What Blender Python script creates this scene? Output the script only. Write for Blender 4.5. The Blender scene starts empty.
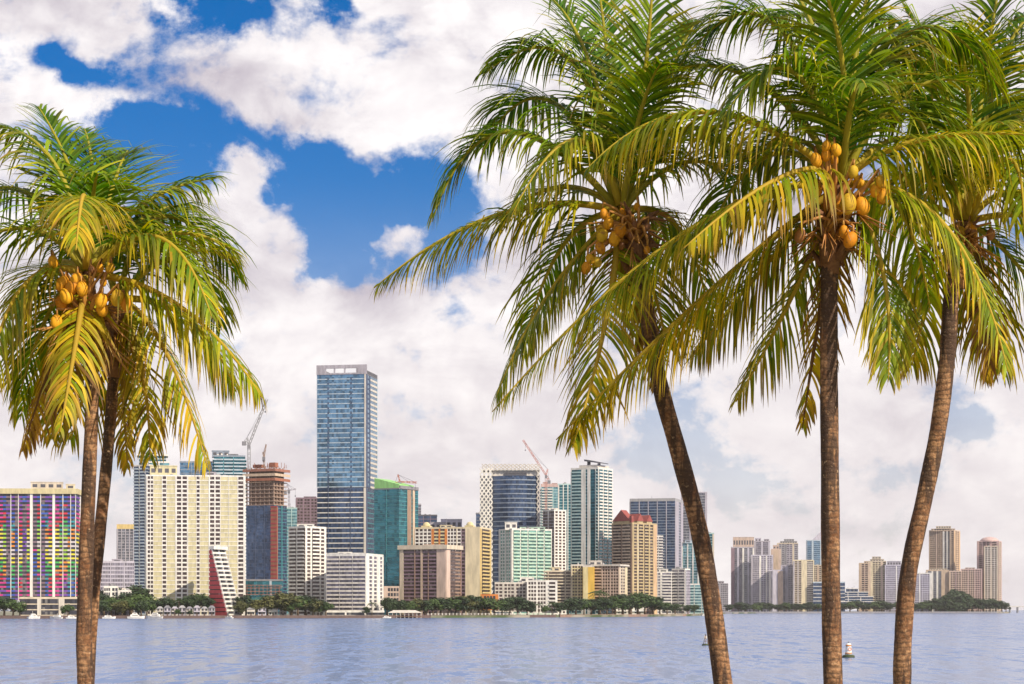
import bpy, math, random
from mathutils import Vector, Matrix
rnd = random.Random(7)
R = math.radians
S = bpy.context.scene
COL = S.collection

# ------------------------------------------------------------------ camera, sky, sun, exposure
EYE = 6.5           # eye height above the water
F = 2000.0          # focal length in pixels (1024 wide)
HOR = 610.0         # image row of the horizon
cam = bpy.data.cameras.new('camera'); camo = bpy.data.objects.new('camera', cam); COL.objects.link(camo)
camo.location = (0, 0, EYE); camo.rotation_euler = (R(90), 0, 0)
cam.sensor_width = 36.0; cam.lens = F / 1024 * 36.0
cam.shift_y = (HOR - 342.0) / 1024.0
cam.clip_start = 0.5; cam.clip_end = 60000
S.camera = camo
S.view_settings.view_transform = 'Standard'; S.view_settings.look = 'None'
S.view_settings.gamma = 1.0; S.view_settings.use_curve_mapping = False
S.view_settings.exposure = 0.2

SUN_AZ = R(131); SUN_EL = R(36)          # azimuth from +Y towards +X : behind the camera, to the right
to_sun = Vector((math.sin(SUN_AZ) * math.cos(SUN_EL), math.cos(SUN_AZ) * math.cos(SUN_EL), math.sin(SUN_EL)))
sl = bpy.data.lights.new('sun', 'SUN'); sl.energy = 5.0; sl.angle = R(0.5); sl.color = (1.0, 0.87, 0.68)
so = bpy.data.objects.new('sun', sl); COL.objects.link(so)
so.rotation_euler = to_sun.to_track_quat('Z', 'Y').to_euler(); so.location = (40, -60, 80)


class X:
    """tiny expression wrapper around shader math nodes"""
    def __init__(s, nt, sock): s.nt = nt; s.s = sock
    def op(s, o, b=None, c=None):
        n = s.nt.nodes.new('ShaderNodeMath'); n.operation = o
        for i, v in enumerate((s, b, c)):
            if v is None: continue
            if isinstance(v, X): s.nt.links.new(v.s, n.inputs[i])
            else: n.inputs[i].default_value = v
        return X(s.nt, n.outputs[0])
    def __add__(s, b): return s.op('ADD', b)
    def __radd__(s, b): return s.op('ADD', b)
    def __sub__(s, b): return s.op('SUBTRACT', b)
    def __mul__(s, b): return s.op('MULTIPLY', b)
    def __rmul__(s, b): return s.op('MULTIPLY', b)
    def __truediv__(s, b): return s.op('DIVIDE', b)
    def floor(s): return s.op('FLOOR')
    def mn(s, b): return s.op('MINIMUM', b)
    def mx(s, b): return s.op('MAXIMUM', b)
    def step(s, a, b):
        n = s.nt.nodes.new('ShaderNodeMapRange'); n.interpolation_type = 'SMOOTHSTEP'
        s.nt.links.new(s.s, n.inputs[0]); n.inputs[1].default_value = a; n.inputs[2].default_value = b
        return X(s.nt, n.outputs[0])


def val(nt, v):
    n = nt.nodes.new('ShaderNodeValue'); n.outputs[0].default_value = v; return X(nt, n.outputs[0])
def comb(nt, x, y, z):
    n = nt.nodes.new('ShaderNodeCombineXYZ')
    for i, v in enumerate((x, y, z)):
        if isinstance(v, X): nt.links.new(v.s, n.inputs[i])
        else: n.inputs[i].default_value = v
    return n.outputs[0]
def noise(nt, vec, scale, detail=6, rough=0.55, dist=0.0):
    n = nt.nodes.new('ShaderNodeTexNoise'); n.inputs['Scale'].default_value = scale
    n.inputs['Detail'].default_value = detail; n.inputs['Roughness'].default_value = rough
    n.inputs['Distortion'].default_value = dist
    if vec is not None: nt.links.new(vec, n.inputs['Vector'])
    return X(nt, n.outputs[0])
def mixc(nt, f, a, b):
    n = nt.nodes.new('ShaderNodeMix'); n.data_type = 'RGBA'
    if isinstance(f, X): nt.links.new(f.s, n.inputs[0])
    else: n.inputs[0].default_value = f
    for i, v in ((6, a), (7, b)):
        if isinstance(v, (tuple, list)): n.inputs[i].default_value = (*v[:3], 1)
        else: nt.links.new(v, n.inputs[i])
    return n.outputs[2]


def build_world():
    w = bpy.data.worlds.new('World'); S.world = w; w.use_nodes = True
    nt = w.node_tree; nt.nodes.clear()
    out = nt.nodes.new('ShaderNodeOutputWorld'); bg = nt.nodes.new('ShaderNodeBackground')
    nt.links.new(bg.outputs[0], out.inputs[0]); bg.inputs[1].default_value = 0.1
    sky = nt.nodes.new('ShaderNodeTexSky'); sky.sky_type = 'NISHITA'; sky.sun_disc = False
    sky.sun_elevation = SUN_EL; sky.sun_rotation = SUN_AZ; sky.air_density = 1.0; sky.dust_density = 0.3; sky.ozone_density = 3.0
    hs = nt.nodes.new('ShaderNodeHueSaturation'); hs.inputs['Saturation'].default_value = 1.55; hs.inputs['Value'].default_value = 0.74
    nt.links.new(sky.outputs[0], hs.inputs['Color'])
    tc = nt.nodes.new('ShaderNodeTexCoord'); sep = nt.nodes.new('ShaderNodeSeparateXYZ')
    nt.links.new(tc.outputs['Generated'], sep.inputs[0])
    dx, dy, dz = (X(nt, o) for o in sep.outputs)
    az0 = dx.op('ARCTAN2', dy)
    el0 = dz.op('ARCSINE')
    wv = nt.nodes.new('ShaderNodeTexNoise'); wv.inputs['Scale'].default_value = 16; wv.inputs['Detail'].default_value = 7; wv.inputs['Roughness'].default_value = .6
    nt.links.new(comb(nt, az0, el0, 1.5), wv.inputs['Vector'])
    sw = nt.nodes.new('ShaderNodeSeparateColor'); nt.links.new(wv.outputs['Color'], sw.inputs[0])
    az = az0 + (X(nt, sw.outputs[0]) - .5) * .085
    el = el0 + (X(nt, sw.outputs[1]) - .5) * .06
    U = lambda px: math.atan((px - 512) / F)
    V = lambda py: math.atan((HOR - py) / F)
    # clear patches of blue: (column, row, radius x, radius y, tilt deg, weight), turned into azimuth and elevation
    patches = [(300, 178, 100, 30, 18, .45), (345, 235, 40, 30, 20, .4), (245, 165, 110, 38, 16, .85), (375, 208, 62, 28, 24, .85), (140, 132, 50, 38, 0, .85), (420, 185, 40, 26, 0, .75),
               (192, 26, 22, 26, 30, .85), (74, 68, 30, 11, 0, .75), (335, 6, 24, 10, 0, .75), (345, 262, 26, 24, 30, .7),
               (640, 446, 38, 18, 0, .46), (885, 462, 34, 15, 0, .46), (965, 418, 26, 14, 0, .5), (740, 470, 26, 14, 0, .4),
               (450, 262, 40, 24, 0, .55), (1010, 250, 30, 24, 0, .5), (620, 330, 24, 20, 0, .4), (236, 12, 26, 16, 0, .5)]
    mask = None
    for cx, cy, rx, ry, t, wt in patches:
        u = az - U(cx); v = el - V(cy); c, s_ = math.cos(R(t)), math.sin(R(t))
        a = (u * c - v * s_) / (rx / F); b = (u * s_ + v * c) / (ry / F)
        g = (a * a + b * b) * -0.5
        g = g.op('EXPONENT') * wt
        mask = g if mask is None else mask + g
    # white puffs inside the blue
    puffs = [(82, 118, 24, 14, 0, .75), (246, 184, 24, 14, 30, 1.0), (388, 240, 20, 14, 0, .85), (215, 150, 50, 9, 20, .35), (340, 190, 46, 9, 15, .38), (120, 95, 40, 10, 10, .4), (300, 120, 60, 14, 20, .3), (330, 228, 40, 14, 0, .35), (415, 232, 14, 8, 0, .4)]
    for cx, cy, rx, ry, t, wt in puffs:
        u = az - U(cx); v = el - V(cy); c, s_ = math.cos(R(t)), math.sin(R(t))
        a = (u * c - v * s_) / (rx / F); b = (u * s_ + v * c) / (ry / F)
        mask = mask - ((a * a + b * b) * -0.5).op('EXPONENT') * wt
    # away from the photographed part of the sky broken cloud with open blue
    front = (az.op('ABSOLUTE')).step(0.30, 0.42)
    az, el = az0, el0
    vec = comb(nt, az, el * 1.25, 0.0)
    n1 = noise(nt, vec, 13.0, 11, 0.58, 0.25)
    vec2 = comb(nt, az - 0.006, el * 1.25 - 0.009, 0.0)
    n2 = noise(nt, vec2, 13.0, 7, 0.58, 0.25)
    nb = noise(nt, comb(nt, az, el * 1.6, 3.7), 2.2, 5, 0.5)
    nf = noise(nt, comb(nt, az, el * 1.25, 2.2), 60.0, 6, 0.6)
    dens = (nf - 0.5) * 1.0 + (n1 - 0.5) * 2.9 + 0.60 - mask * 0.95
    dens = dens - front * (nb.step(0.35, 0.6)) * 0.42
    cov = dens.step(-0.16, 0.46)
    # thin veil of pale haze towards the horizon
    veil = el.step(0.22, 0.03) * 0.66
    cov = cov.mx(veil)
    # shading of the clouds: lit tops, mauve-grey bodies
    sh = (n1 - n2) * 4.2 + 0.5
    nl = noise(nt, comb(nt, az, el * 1.7, 9.1), 13.0, 7, 0.6, 0.4)
    big = noise(nt, comb(nt, az, el * 2.0, 5.0), 5.0, 3, 0.5)
    lit = sh * 0.42 + nl.step(0.36, 0.58) * 0.42 + big.step(0.38, 0.56) * 0.34 - 0.06
    lit = lit.mn(1.0).mx(0.0)
    ccol = mixc(nt, lit, (4.4, 3.9, 4.6), (9.3, 8.9, 8.9))
    warm = el.step(0.20, 0.04) * 0.52
    ccol = mixc(nt, warm, ccol, (8.75, 8.2, 8.0))
    tint = nt.nodes.new('ShaderNodeMix'); tint.data_type = 'RGBA'; tint.blend_type = 'MULTIPLY'; tint.inputs[0].default_value = 1
    nt.links.new(hs.outputs[0], tint.inputs[6]); tint.inputs[7].default_value = (1.05, .93, 1.16, 1)
    col = mixc(nt, cov, tint.outputs[2], ccol)
    nt.links.new(col, bg.inputs[0])
    w.cycles.sampling_method = 'MANUAL'; w.cycles.sample_map_resolution = 1024
build_world()

# ------------------------------------------------------------------ helpers
class MB:
    """collects shapes, links them as ONE mesh object"""
    def __init__(s): s.v = []; s.f = []; s.m = []; s.sm = []
    def face(s, idx, m=0, smooth=False): s.f.append(idx); s.m.append(m); s.sm.append(smooth)
    def box(s, x0, x1, y0, y1, z0, z1, m=0):
        b = len(s.v)
        s.v += [(x0, y0, z0), (x1, y0, z0), (x1, y1, z0), (x0, y1, z0), (x0, y0, z1), (x1, y0, z1), (x1, y1, z1), (x0, y1, z1)]
        for q in ((0, 3, 2, 1), (4, 5, 6, 7), (0, 1, 5, 4), (1, 2, 6, 5), (2, 3, 7, 6), (3, 0, 4, 7)):
            s.face(tuple(b + i for i in q), m)
    def prism(s, poly, z0, z1, m=0, ztop=None):
        b = len(s.v); n = len(poly)
        for x, y in poly: s.v.append((x, y, z0))
        for i, (x, y) in enumerate(poly): s.v.append((x, y, ztop[i] if ztop else z1))
        s.face(tuple(b + i for i in reversed(range(n))), m); s.face(tuple(b + n + i for i in range(n)), m)
        for i in range(n):
            j = (i + 1) % n; s.face((b + i, b + j, b + n + j, b + n + i), m)
    def tube(s, pts, rad, n=8, m=0, cap=True, smooth=True):
        pts = [Vector(p) for p in pts]; rings = []
        ref = None
        for i, p in enumerate(pts):
            t = (pts[min(i + 1, len(pts) - 1)] - pts[max(i - 1, 0)])
            if t.length < 1e-9: t = Vector((0, 0, 1))
            t.normalize()
            if ref is None: ref = t.orthogonal().normalized()
            ref = (ref - t * ref.dot(t))
            if ref.length < 1e-6: ref = t.orthogonal()
            ref.normalize(); bn = t.cross(ref)
            r = rad[i] if isinstance(rad, (list, tuple)) else rad
            b = len(s.v); rings.append(b)
            for k in range(n):
                a = 2 * math.pi * k / n
                s.v.append(tuple(p + ref * (r * math.cos(a)) + bn * (r * math.sin(a))))
        for i in range(len(rings) - 1):
            for k in range(n):
                k2 = (k + 1) % n
                s.face((rings[i] + k, rings[i] + k2, rings[i + 1] + k2, rings[i + 1] + k), m, smooth)
        if cap:
            s.face(tuple(rings[0] + k for k in reversed(range(n))), m); s.face(tuple(rings[-1] + k for k in range(n)), m)
    def bar(s, p, q, w, m=0): s.tube([p, q], w / 2, 4, m, True, False)
    def ball(s, c, r, n=10, k=7, m=0, squash=(1, 1, 1), rot=None):
        b = len(s.v); c = Vector(c)
        P = lambda th, ph: Vector((math.sin(th) * math.cos(ph) * r * squash[0], math.sin(th) * math.sin(ph) * r * squash[1], math.cos(th) * r * squash[2]))
        for i in range(k + 1):
            for j in range(n):
                p = P(math.pi * i / k, 2 * math.pi * j / n)
                if rot: p = rot @ p
                s.v.append(tuple(c + p))
        for i in range(k):
            for j in range(n):
                j2 = (j + 1) % n
                s.face((b + i * n + j, b + (i + 1) * n + j, b + (i + 1) * n + j2, b + i * n + j2), m, True)
    def mesh(s, name, mats):
        me = bpy.data.meshes.new(name); me.from_pydata(s.v, [], s.f)
        if not isinstance(mats, (list, tuple)): mats = [mats]
        for m in mats: me.materials.append(m)
        me.polygons.foreach_set('material_index', s.m); me.polygons.foreach_set('use_smooth', s.sm); me.update()
        return me
    def build(s, name, mats, parent=None, loc=(0, 0, 0), rz=0.0): return link(name, s.mesh(name, mats), parent, loc, rz)

def link(name, me, parent=None, loc=(0, 0, 0), rz=0.0):
    o = bpy.data.objects.new(name, me); COL.objects.link(o); o.location = loc; o.rotation_euler = (0, 0, rz)
    if parent is not None: o.parent = parent
    return o
def tag(o, label, cat, group=None):
    o['label'] = label; o['category'] = cat
    if group: o['group'] = group
    return o
def thing(name, label, cat, loc=(0, 0, 0), rz=0.0, group=None):
    o = link(name, None, None, loc, rz); return tag(o, label, cat, group)
def structure(name, me):
    o = link(name, me); o['kind'] = 'structure'; return o
def copy_tree(o, parent=None):
    c = o.copy(); COL.objects.link(c)
    if parent is not None: c.parent = parent
    for ch in list(o.children): copy_tree(ch, c)
    return c
def P(px, py, D): return Vector(((px - 512) / F * D, D, EYE + (HOR - py) / F * D))
def G(px, D, z=0.0): return Vector(((px - 512) / F * D, D, z))
def ZY(py, D): return EYE + (HOR - py) / F * D

# ------------------------------------------------------------------ materials
MATS = {}
def new_mat(name):
    m = bpy.data.materials.new(name); m.use_nodes = True
    nt = m.node_tree; return m, nt, nt.nodes['Principled BSDF']
def wall_mat(key, col, rough=0.75, var=0.16):
    m, nt, p = new_mat(key)
    tc = nt.nodes.new('ShaderNodeTexCoord'); oi = nt.nodes.new('ShaderNodeObjectInfo')
    mp = nt.nodes.new('ShaderNodeMapping'); mp.inputs['Scale'].default_value = (1, 1, 0.22); nt.links.new(tc.outputs['Object'], mp.inputs[0])
    ad = nt.nodes.new('ShaderNodeVectorMath'); ad.operation = 'ADD'; nt.links.new(mp.outputs[0], ad.inputs[0])
    nt.links.new(oi.outputs['Location'], ad.inputs[1])
    n = noise(nt, ad.outputs[0], 0.35, 5, 0.6)
    f = n.step(0.3, 0.75) * 0.75 + X(nt, oi.outputs['Random']) * 0.25
    c2 = tuple(c * (1 - 2.2 * var) for c in col); c1 = tuple(min(1, c * (1 + .5 * var)) for c in col)
    nt.links.new(mixc(nt, f, c1, c2), p.inputs['Base Color']); p.inputs['Roughness'].default_value = rough
    MATS[key] = m
def glass_mat(key, col, metal=0.25, curtain=0.3, rough=0.09, cw=1.9, fh=3.3):
    """window glass: every pane has its own tint, blinds behind some"""
    m, nt, p = new_mat(key)
    tc = nt.nodes.new('ShaderNodeTexCoord'); sp = nt.nodes.new('ShaderNodeSeparateXYZ'); nt.links.new(tc.outputs['Object'], sp.inputs[0])
    x, y, z = (X(nt, o) for o in sp.outputs)
    oi = nt.nodes.new('ShaderNodeObjectInfo')
    wn = nt.nodes.new('ShaderNodeTexWhiteNoise'); wn.noise_dimensions = '3D'
    nt.links.new(comb(nt, ((x + y * 0.93) / cw).floor(), (z / fh).floor(), X(nt, oi.outputs['Random']) * 50), wn.inputs[0])
    w = X(nt, wn.outputs[0])
    nb = noise(nt, tc.outputs['Object'], 0.035, 3, 0.5)
    base = mixc(nt, w.step(0.0, 0.8), tuple(c * .55 for c in col), tuple(min(1, c * 1.35) for c in col))
    base = mixc(nt, nb.step(0.35, 0.65) * 0.5, base, tuple(c * .45 for c in col))
    base = mixc(nt, w.step(0.86, 0.9) * curtain, base, (0.42, 0.40, 0.37))
    nt.links.new(base, p.inputs['Base Color'])
    p.inputs['Metallic'].default_value = metal
    r = w.step(0.5, 1.0) * 0.10 + rough
    nt.links.new(r.s, p.inputs['Roughness'])
    # slight unevenness of the panes
    bn = noise(nt, tc.outputs['Object'], 0.25, 2, 0.5)
    bp = nt.nodes.new('ShaderNodeBump'); bp.inputs['Strength'].default_value = 0.25; bp.inputs['Distance'].default_value = 0.25
    nt.links.new(bn.s, bp.inputs['Height']); nt.links.new(bp.outputs[0], p.inputs['Normal'])
    MATS[key] = m
for k, c in dict(warmtan=(.60, .41, .25), white=(.78, .76, .72), offwhite=(.62, .58, .53), cream=(.70, .61, .43), panel=(.58, .53, .33), paleyellow=(.64, .56, .32), yellow=(.62, .47, .20),
                 gold=(.47, .37, .21), ochre=(.62, .40, .07), orange=(.62, .22, .05), tan=(.54, .42, .32), pinktan=(.58, .45, .38), pink=(.58, .42, .40),
                 beige=(.60, .52, .41), brown=(.30, .20, .15), darkbrown=(.13, .085, .075), plum=(.22, .15, .19), brick=(.34, .15, .11), red=(.40, .05, .065),
                 redroof=(.30, .07, .06), lav=(.52, .50, .60), lavgrey=(.40, .38, .44), grey=(.36, .36, .38), midgrey=(.22, .22, .25), darkgrey=(.09, .09, .11),
                 bluegrey=(.27, .32, .40), navy=(.06, .09, .17), paleblue=(.46, .55, .64), paleteal=(.42, .58, .58), mint=(.48, .66, .55), teal=(.05, .23, .27),
                 cyan=(.12, .42, .50), lime=(.30, .62, .22), concrete=(.36, .26, .21), rust=(.33, .13, .08), steel=(.33, .33, .35), cranered=(.5, .17, .12),
                 stone=(.42, .35, .30), wood=(.20, .11, .07), black=(.03, .03, .03), buoyred=(.60, .18, .10), algae=(.05, .07, .03)).items():
    wall_mat(k, c)
for k, c in dict(r_purple=(.16, .06, .36), r_blue=(.04, .10, .42), r_red=(.58, .03, .05), r_mag=(.55, .04, .25), r_green=(.06, .42, .10), r_yellow=(.72, .62, .04),
                 r_orange=(.72, .26, .03), r_pale=(.62, .56, .58), r_teal=(.03, .30, .35), r_lime=(.35, .58, .05)).items():
    wall_mat(k, tuple(x * 1.05 for x in c), 0.6, 0.10)
glass_mat('gl_dark', (.045, .045, .06), .15, .35)
glass_mat('gl_brown', (.07, .045, .045), .15, .3)
glass_mat('gl_blue', (.10, .22, .36), .55, .08)
glass_mat('gl_tower', (.13, .26, .40), .65, .06, .07, 2.2, 4.6)
glass_mat('gl_navy', (.05, .09, .18), .45, .10)
glass_mat('gl_teal', (.03, .17, .22), .55, .03, .07, 2.6, 3.6)
glass_mat('gl_cyan', (.16, .36, .42), .45, .15)
glass_mat('gl_grey', (.16, .17, .21), .35, .25)
glass_mat('gl_mint', (.16, .34, .30), .35, .3)
glass_mat('gl_lav', (.20, .19, .25), .3, .35)

# ------------------------------------------------------------------ building kit
SPANS = []       # (x0, x2, D, short name) for the shore trees' labels
class Bld:
    def __init__(s, name, label, D, px, cat='tower', theta=0.0, zb=2.0, group=None, short=None, span=None):
        al = math.atan((px - 512) / F)
        s.D = D; s.zb = zb
        s.root = thing(name, label, cat, G(px, D, zb), -R(theta) - al, group)
        s.rloc = Vector(s.root.location); s.rrot = s.root.rotation_euler[2]
        if span: SPANS.append((span[0], span[1], D, short or label))
    def frame(s, px, theta, D, z):
        """location and turn of a block's corner, relative to the root"""
        al = math.atan((px - 512) / F)
        d = G(px, D, z) - s.rloc
        loc = Matrix.Rotation(-s.rrot, 3, 'Z') @ d
        return loc, (-R(theta) - al) - s.rrot, math.cos(al)
    def block(s, x0, x1, x2, ytop, front, side, fh=3.3, theta=0.0, ybase=None, depth=26.0, core='gl_dark', roof='offwhite', D=None, W=None,
              mats=('white', 'white'), parapet=1.6, over=0.3, railfn=None, bandname=None, corename='glazing', lap=0.0, roofname='roof'):
        """one storeyed box. front/side: bays 'type weight[:n][@material]'
        g curtain wall, w punched windows, b projecting balcony, r recessed balcony, p panel, s solid pier, d dark recess"""
        D = D or s.D
        z0 = 0.0 if ybase is None else ZY(ybase, D) - s.zb
        z1 = ZY(ytop, D) - s.zb
        loc, rz, ca = s.frame(x1, theta, D, s.zb)
        sc = D * ca / F
        Wd = W or (x1 - x0) * sc / math.cos(R(theta))
        Dp = (x2 - x1) * sc / math.sin(R(theta)) if theta > 0.5 and x2 > x1 else depth
        lead = MATS[mats[0]]; rail = MATS[mats[1]]
        mlist = [lead, rail]; mkey = {mats[0]: 0, mats[1]: 1 if mats[1] != mats[0] else 0}
        def mi(k):
            if k not in mkey: mkey[k] = len(mlist); mlist.append(MATS[k])
            return mkey[k]
        nf = max(1, round((z1 - z0) / fh)); h = (z1 - z0) / nf
        c = MB(); c.box(-Wd, 0, 0, Dp, 0, z1 - z0)
        c.build(corename, MATS[core], s.root, loc + Vector((0, 0, z0)), rz)
        faces = [(front, lambda u, v: (-Wd + u, -v), Wd, 0), (side, lambda u, v: (v, u), Dp, 1), (side, lambda u, v: (-Wd - v, Dp - u), Dp, 2)]
        piers = []
        plans = []
        for spec, T, L, fi in faces:
            toks = []
            for t in spec.split():
                k = None; n = None
                if '@' in t: t, k = t.split('@')
                if ':' in t: t, n = t.split(':'); n = int(n)
                toks.append((t[0], float(t[1:] or 1), n, k))
            tot = sum(t[1] for t in toks); u = 0.0
            for ti, (ty, wt, n, k) in enumerate(toks):
                a, b = u, u + wt / tot * L; u = b
                if ty == 's': piers.append((T, a, b, .55, mi(k or mats[0])))
                elif ty == 'w':
                    n = n or max(1, round((b - a) / 3.2)); cw = (b - a) / n; dw = .24 * cw
                    for q in range(n + 1):
                        lo = max(a, a + q * cw - dw / 2); hi = min(b, a + q * cw + dw / 2)
                        piers.append((T, lo, hi, .42, mi(k or mats[0])))
                    plans.append((T, a, b, ty, mi(k or mats[0]), fi, ti))
                else: plans.append((T, a, b, ty, mi(k) if k else None, fi, ti))
        def bx(m, T, a, b, v0, v1, za, zb_, mt):
            (xa, ya), (xb, yb) = T(a, v0), T(b, v1)
            m.box(min(xa, xb), max(xa, xb), min(ya, yb), max(ya, yb), za, zb_, mt)
        def band(fl):
            m = MB(); anyb = False
            if plans:
                for spec, T, L, fi in faces: bx(m, T, 0, L, -.04, .06, .02, .09 * h, 0)
            for T, a, b, ty, k, fi, ti in plans:
                kk = k if k is not None else 0; rk = k if k is not None else 1
                if railfn and ty in 'br':
                    kn = railfn(fl, nf, fi, ti)
                    rk = mi(kn) if kn else rk
                if ty == 'g': bx(m, T, a, b, -.05, .14, 0, .17 * h, kk)
                elif ty == 'w': bx(m, T, a, b, -.05, .30, 0, .34 * h, kk)
                elif ty == 'p':
                    bx(m, T, a, b, -.05, .22, .16 * h, h - .01, kk); bx(m, T, a, b, -.05, .40, 0, .15 * h, 0)
                elif ty == 'b':
                    anyb = True; bx(m, T, a + .1, b - .1, -.05, 1.3, 0, .11 * h, 0); bx(m, T, a + .09, b - .09, 1.25, 1.45, .01, .42 * h, rk)
                elif ty == 'r':
                    anyb = True; bx(m, T, a, b, -.05, .18, 0, .12 * h, 0); bx(m, T, a + .01, b - .01, .12, .3, 0.01, .42 * h, rk)
            return m, anyb
        m0, anyb = band(0)
        nm = bandname or ('balcony_row' if anyb else 'floor_band')
        if m0.f:
            me = None
            for fl in range(nf):
                if railfn:
                    m, _ = band(fl); me = m.mesh(nm, mlist)
                elif me is None: me = m0.mesh(nm, mlist)
                link(nm, me, s.root, loc + Vector((0, 0, z0 + fl * h)), rz)
        for T, a, b, v, mt in piers:
            if b - a < .02: continue
            m = MB(); bx(m, T, a, b, -.06, v, 0, z1 - z0 - .02, 0)
            m.build('pier', mlist[mt], s.root, loc + Vector((0, 0, z0)), rz)
        if roof:
            m = MB(); e = over
            m.box(-Wd - e, e, -e, Dp + e, 0, .5)
            for (xa, xb, ya, yb) in ((-Wd - e, e, -e, -e + .4), (-Wd - e, e, Dp + e - .4, Dp + e), (-Wd - e, -Wd - e + .4, -e + .4, Dp + e - .4), (e - .4, e, -e + .4, Dp + e - .4)):
                m.box(xa, xb, ya, yb, .49, parapet)
            m.build(roofname, MATS[roof], s.root, loc + Vector((0, 0, z1)), rz)
            q = random.Random(int(x0 * 7 + ytop * 13))
            if Wd > 10 and roofname == 'roof':
                for i in range(q.randint(2, 4)):       # cooling units and tanks
                    a = q.uniform(-Wd + 2, -5); e_ = q.uniform(3, max(3.5, Dp - 8)); w_ = q.uniform(1.5, 3.2); hh = q.uniform(1.6, 3.4); m = MB()
                    if q.random() < .6: m.box(a, a + w_ * 1.4, e_, e_ + w_, .45, hh); m.box(a + .3, a + w_ * 1.1, e_ + .3, e_ + w_ - .3, hh, hh + .5)
                    else: m.tube([(a + 1, e_ + 1, .45), (a + 1, e_ + 1, hh), (a + 1, e_ + 1, hh + .5)], [w_ * .5, w_ * .5, .15], 10)
                    m.build('roof_unit', MATS[q.choice(('grey', 'offwhite', 'midgrey'))], s.root, loc + Vector((0, 0, z1)), rz)
                if q.random() < .45:
                    a = q.uniform(-Wd * .7, -Wd * .3); m = MB(); hh = q.uniform(5, 10); m.tube([(a, 6, .45), (a, 6, hh)], [.28, .12], 5); m.box(a - .8, a + .8, 5.9, 6.1, hh * .7, hh * .7 + .2)
                    m.build('antenna', MATS['midgrey'], s.root, loc + Vector((0, 0, z1)), rz)
        s.last = dict(loc=loc, rz=rz, W=Wd, Dp=Dp, z0=z0, z1=z1, sc=sc)
        return s.last
    def part(s, name, mb, mats, ref=None, dz=0.0):
        r = ref or s.last
        return mb.build(name, mats, s.root, r['loc'] + Vector((0, 0, dz)), r['rz'])
    def cap(s, x0, x1, ytop, ybase, col='offwhite', name='plant_room', depth=12, back=4.0, D=None, vents=True):
        """roof house with a lid and louvres"""
        D = D or s.D; loc, rz, ca = s.frame(x1, 0, D + back, s.zb); sc = (D + back) * ca / F
        Wd = (x1 - x0) * sc; za = ZY(ybase, D + back) - s.zb; zt = ZY(ytop, D + back) - s.zb
        m = MB(); m.box(-Wd, 0, 0, depth, za, zt - .6); m.box(-Wd - .3, .3, -.3, depth + .3, zt - .6, zt)
        o = m.build(name, MATS[col], s.root, loc, rz)
        if vents:
            v = MB(); n = max(1, int(Wd / 5)); hh = zt - za
            for i in range(n):
                a = -Wd + (i + .2) * Wd / n; v.box(a, a + .6 * Wd / n, -.06, .05, za + .3 * hh, za + .7 * hh)
            v.build('louvre', MATS['darkgrey'], o)
        return o

# ------------------------------------------------------------------ setting: water, far shore, near bank
def build_water():
    me = bpy.data.meshes.new('water')
    v = [(-30000, -400, 0), (30000, -400, 0), (30000, 50000, 0), (-30000, 50000, 0)]
    me.from_pydata(v, [], [(0, 1, 2, 3)])
    m, nt, p = new_mat('water')
    p.inputs['Base Color'].default_value = (.10, .165, .34, 1); p.inputs['Roughness'].default_value = .19; p.inputs['IOR'].default_value = 1.33
    tc = nt.nodes.new('ShaderNodeTexCoord')
    def ns(sx, sy, det, rot=0, w=0):
        mp = nt.nodes.new('ShaderNodeMapping'); mp.inputs['Scale'].default_value = (sx, sy, 1); mp.inputs['Rotation'].default_value = (0, 0, rot)
        mp.inputs['Location'].default_value = (w, w, 0)
        nt.links.new(tc.outputs['Object'], mp.inputs[0])
        n = nt.nodes.new('ShaderNodeTexNoise'); n.inputs['Scale'].default_value = 1; n.inputs['Detail'].default_value = det; n.inputs['Roughness'].default_value = .6; n.inputs['Distortion'].default_value = .5
        nt.links.new(mp.outputs[0], n.inputs[0]); sp = nt.nodes.new('ShaderNodeSeparateColor'); nt.links.new(n.outputs['Color'], sp.inputs[0])
        return [X(nt, o) - .5 for o in sp.outputs]
    a = ns(.56, .105, 5, .03); b = ns(1.3, .24, 4, -.04, 40); d = ns(.17, .022, 5, .02, 77); c = ns(.022, .006, 3, .1, 9)
    wind = (c[2] + .5).step(.36, .62) * .55 + .6
    sharp = lambda t: (t + .5).step(.40, .60) - .5
    wy = (sharp(a[0]) * .34 + sharp(d[0]) * .24 + b[0] * .45) * wind + c[0] * .10 - .025
    wx = a[1] * .30 + b[1] * .25
    vn = nt.nodes.new('ShaderNodeVectorMath'); vn.operation = 'NORMALIZE'; nt.links.new(comb(nt, wx, wy, 1.0), vn.inputs[0])
    nt.links.new(vn.outputs[0], p.inputs['Normal'])
    me.materials.append(m); structure('water', me)
build_water()

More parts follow.
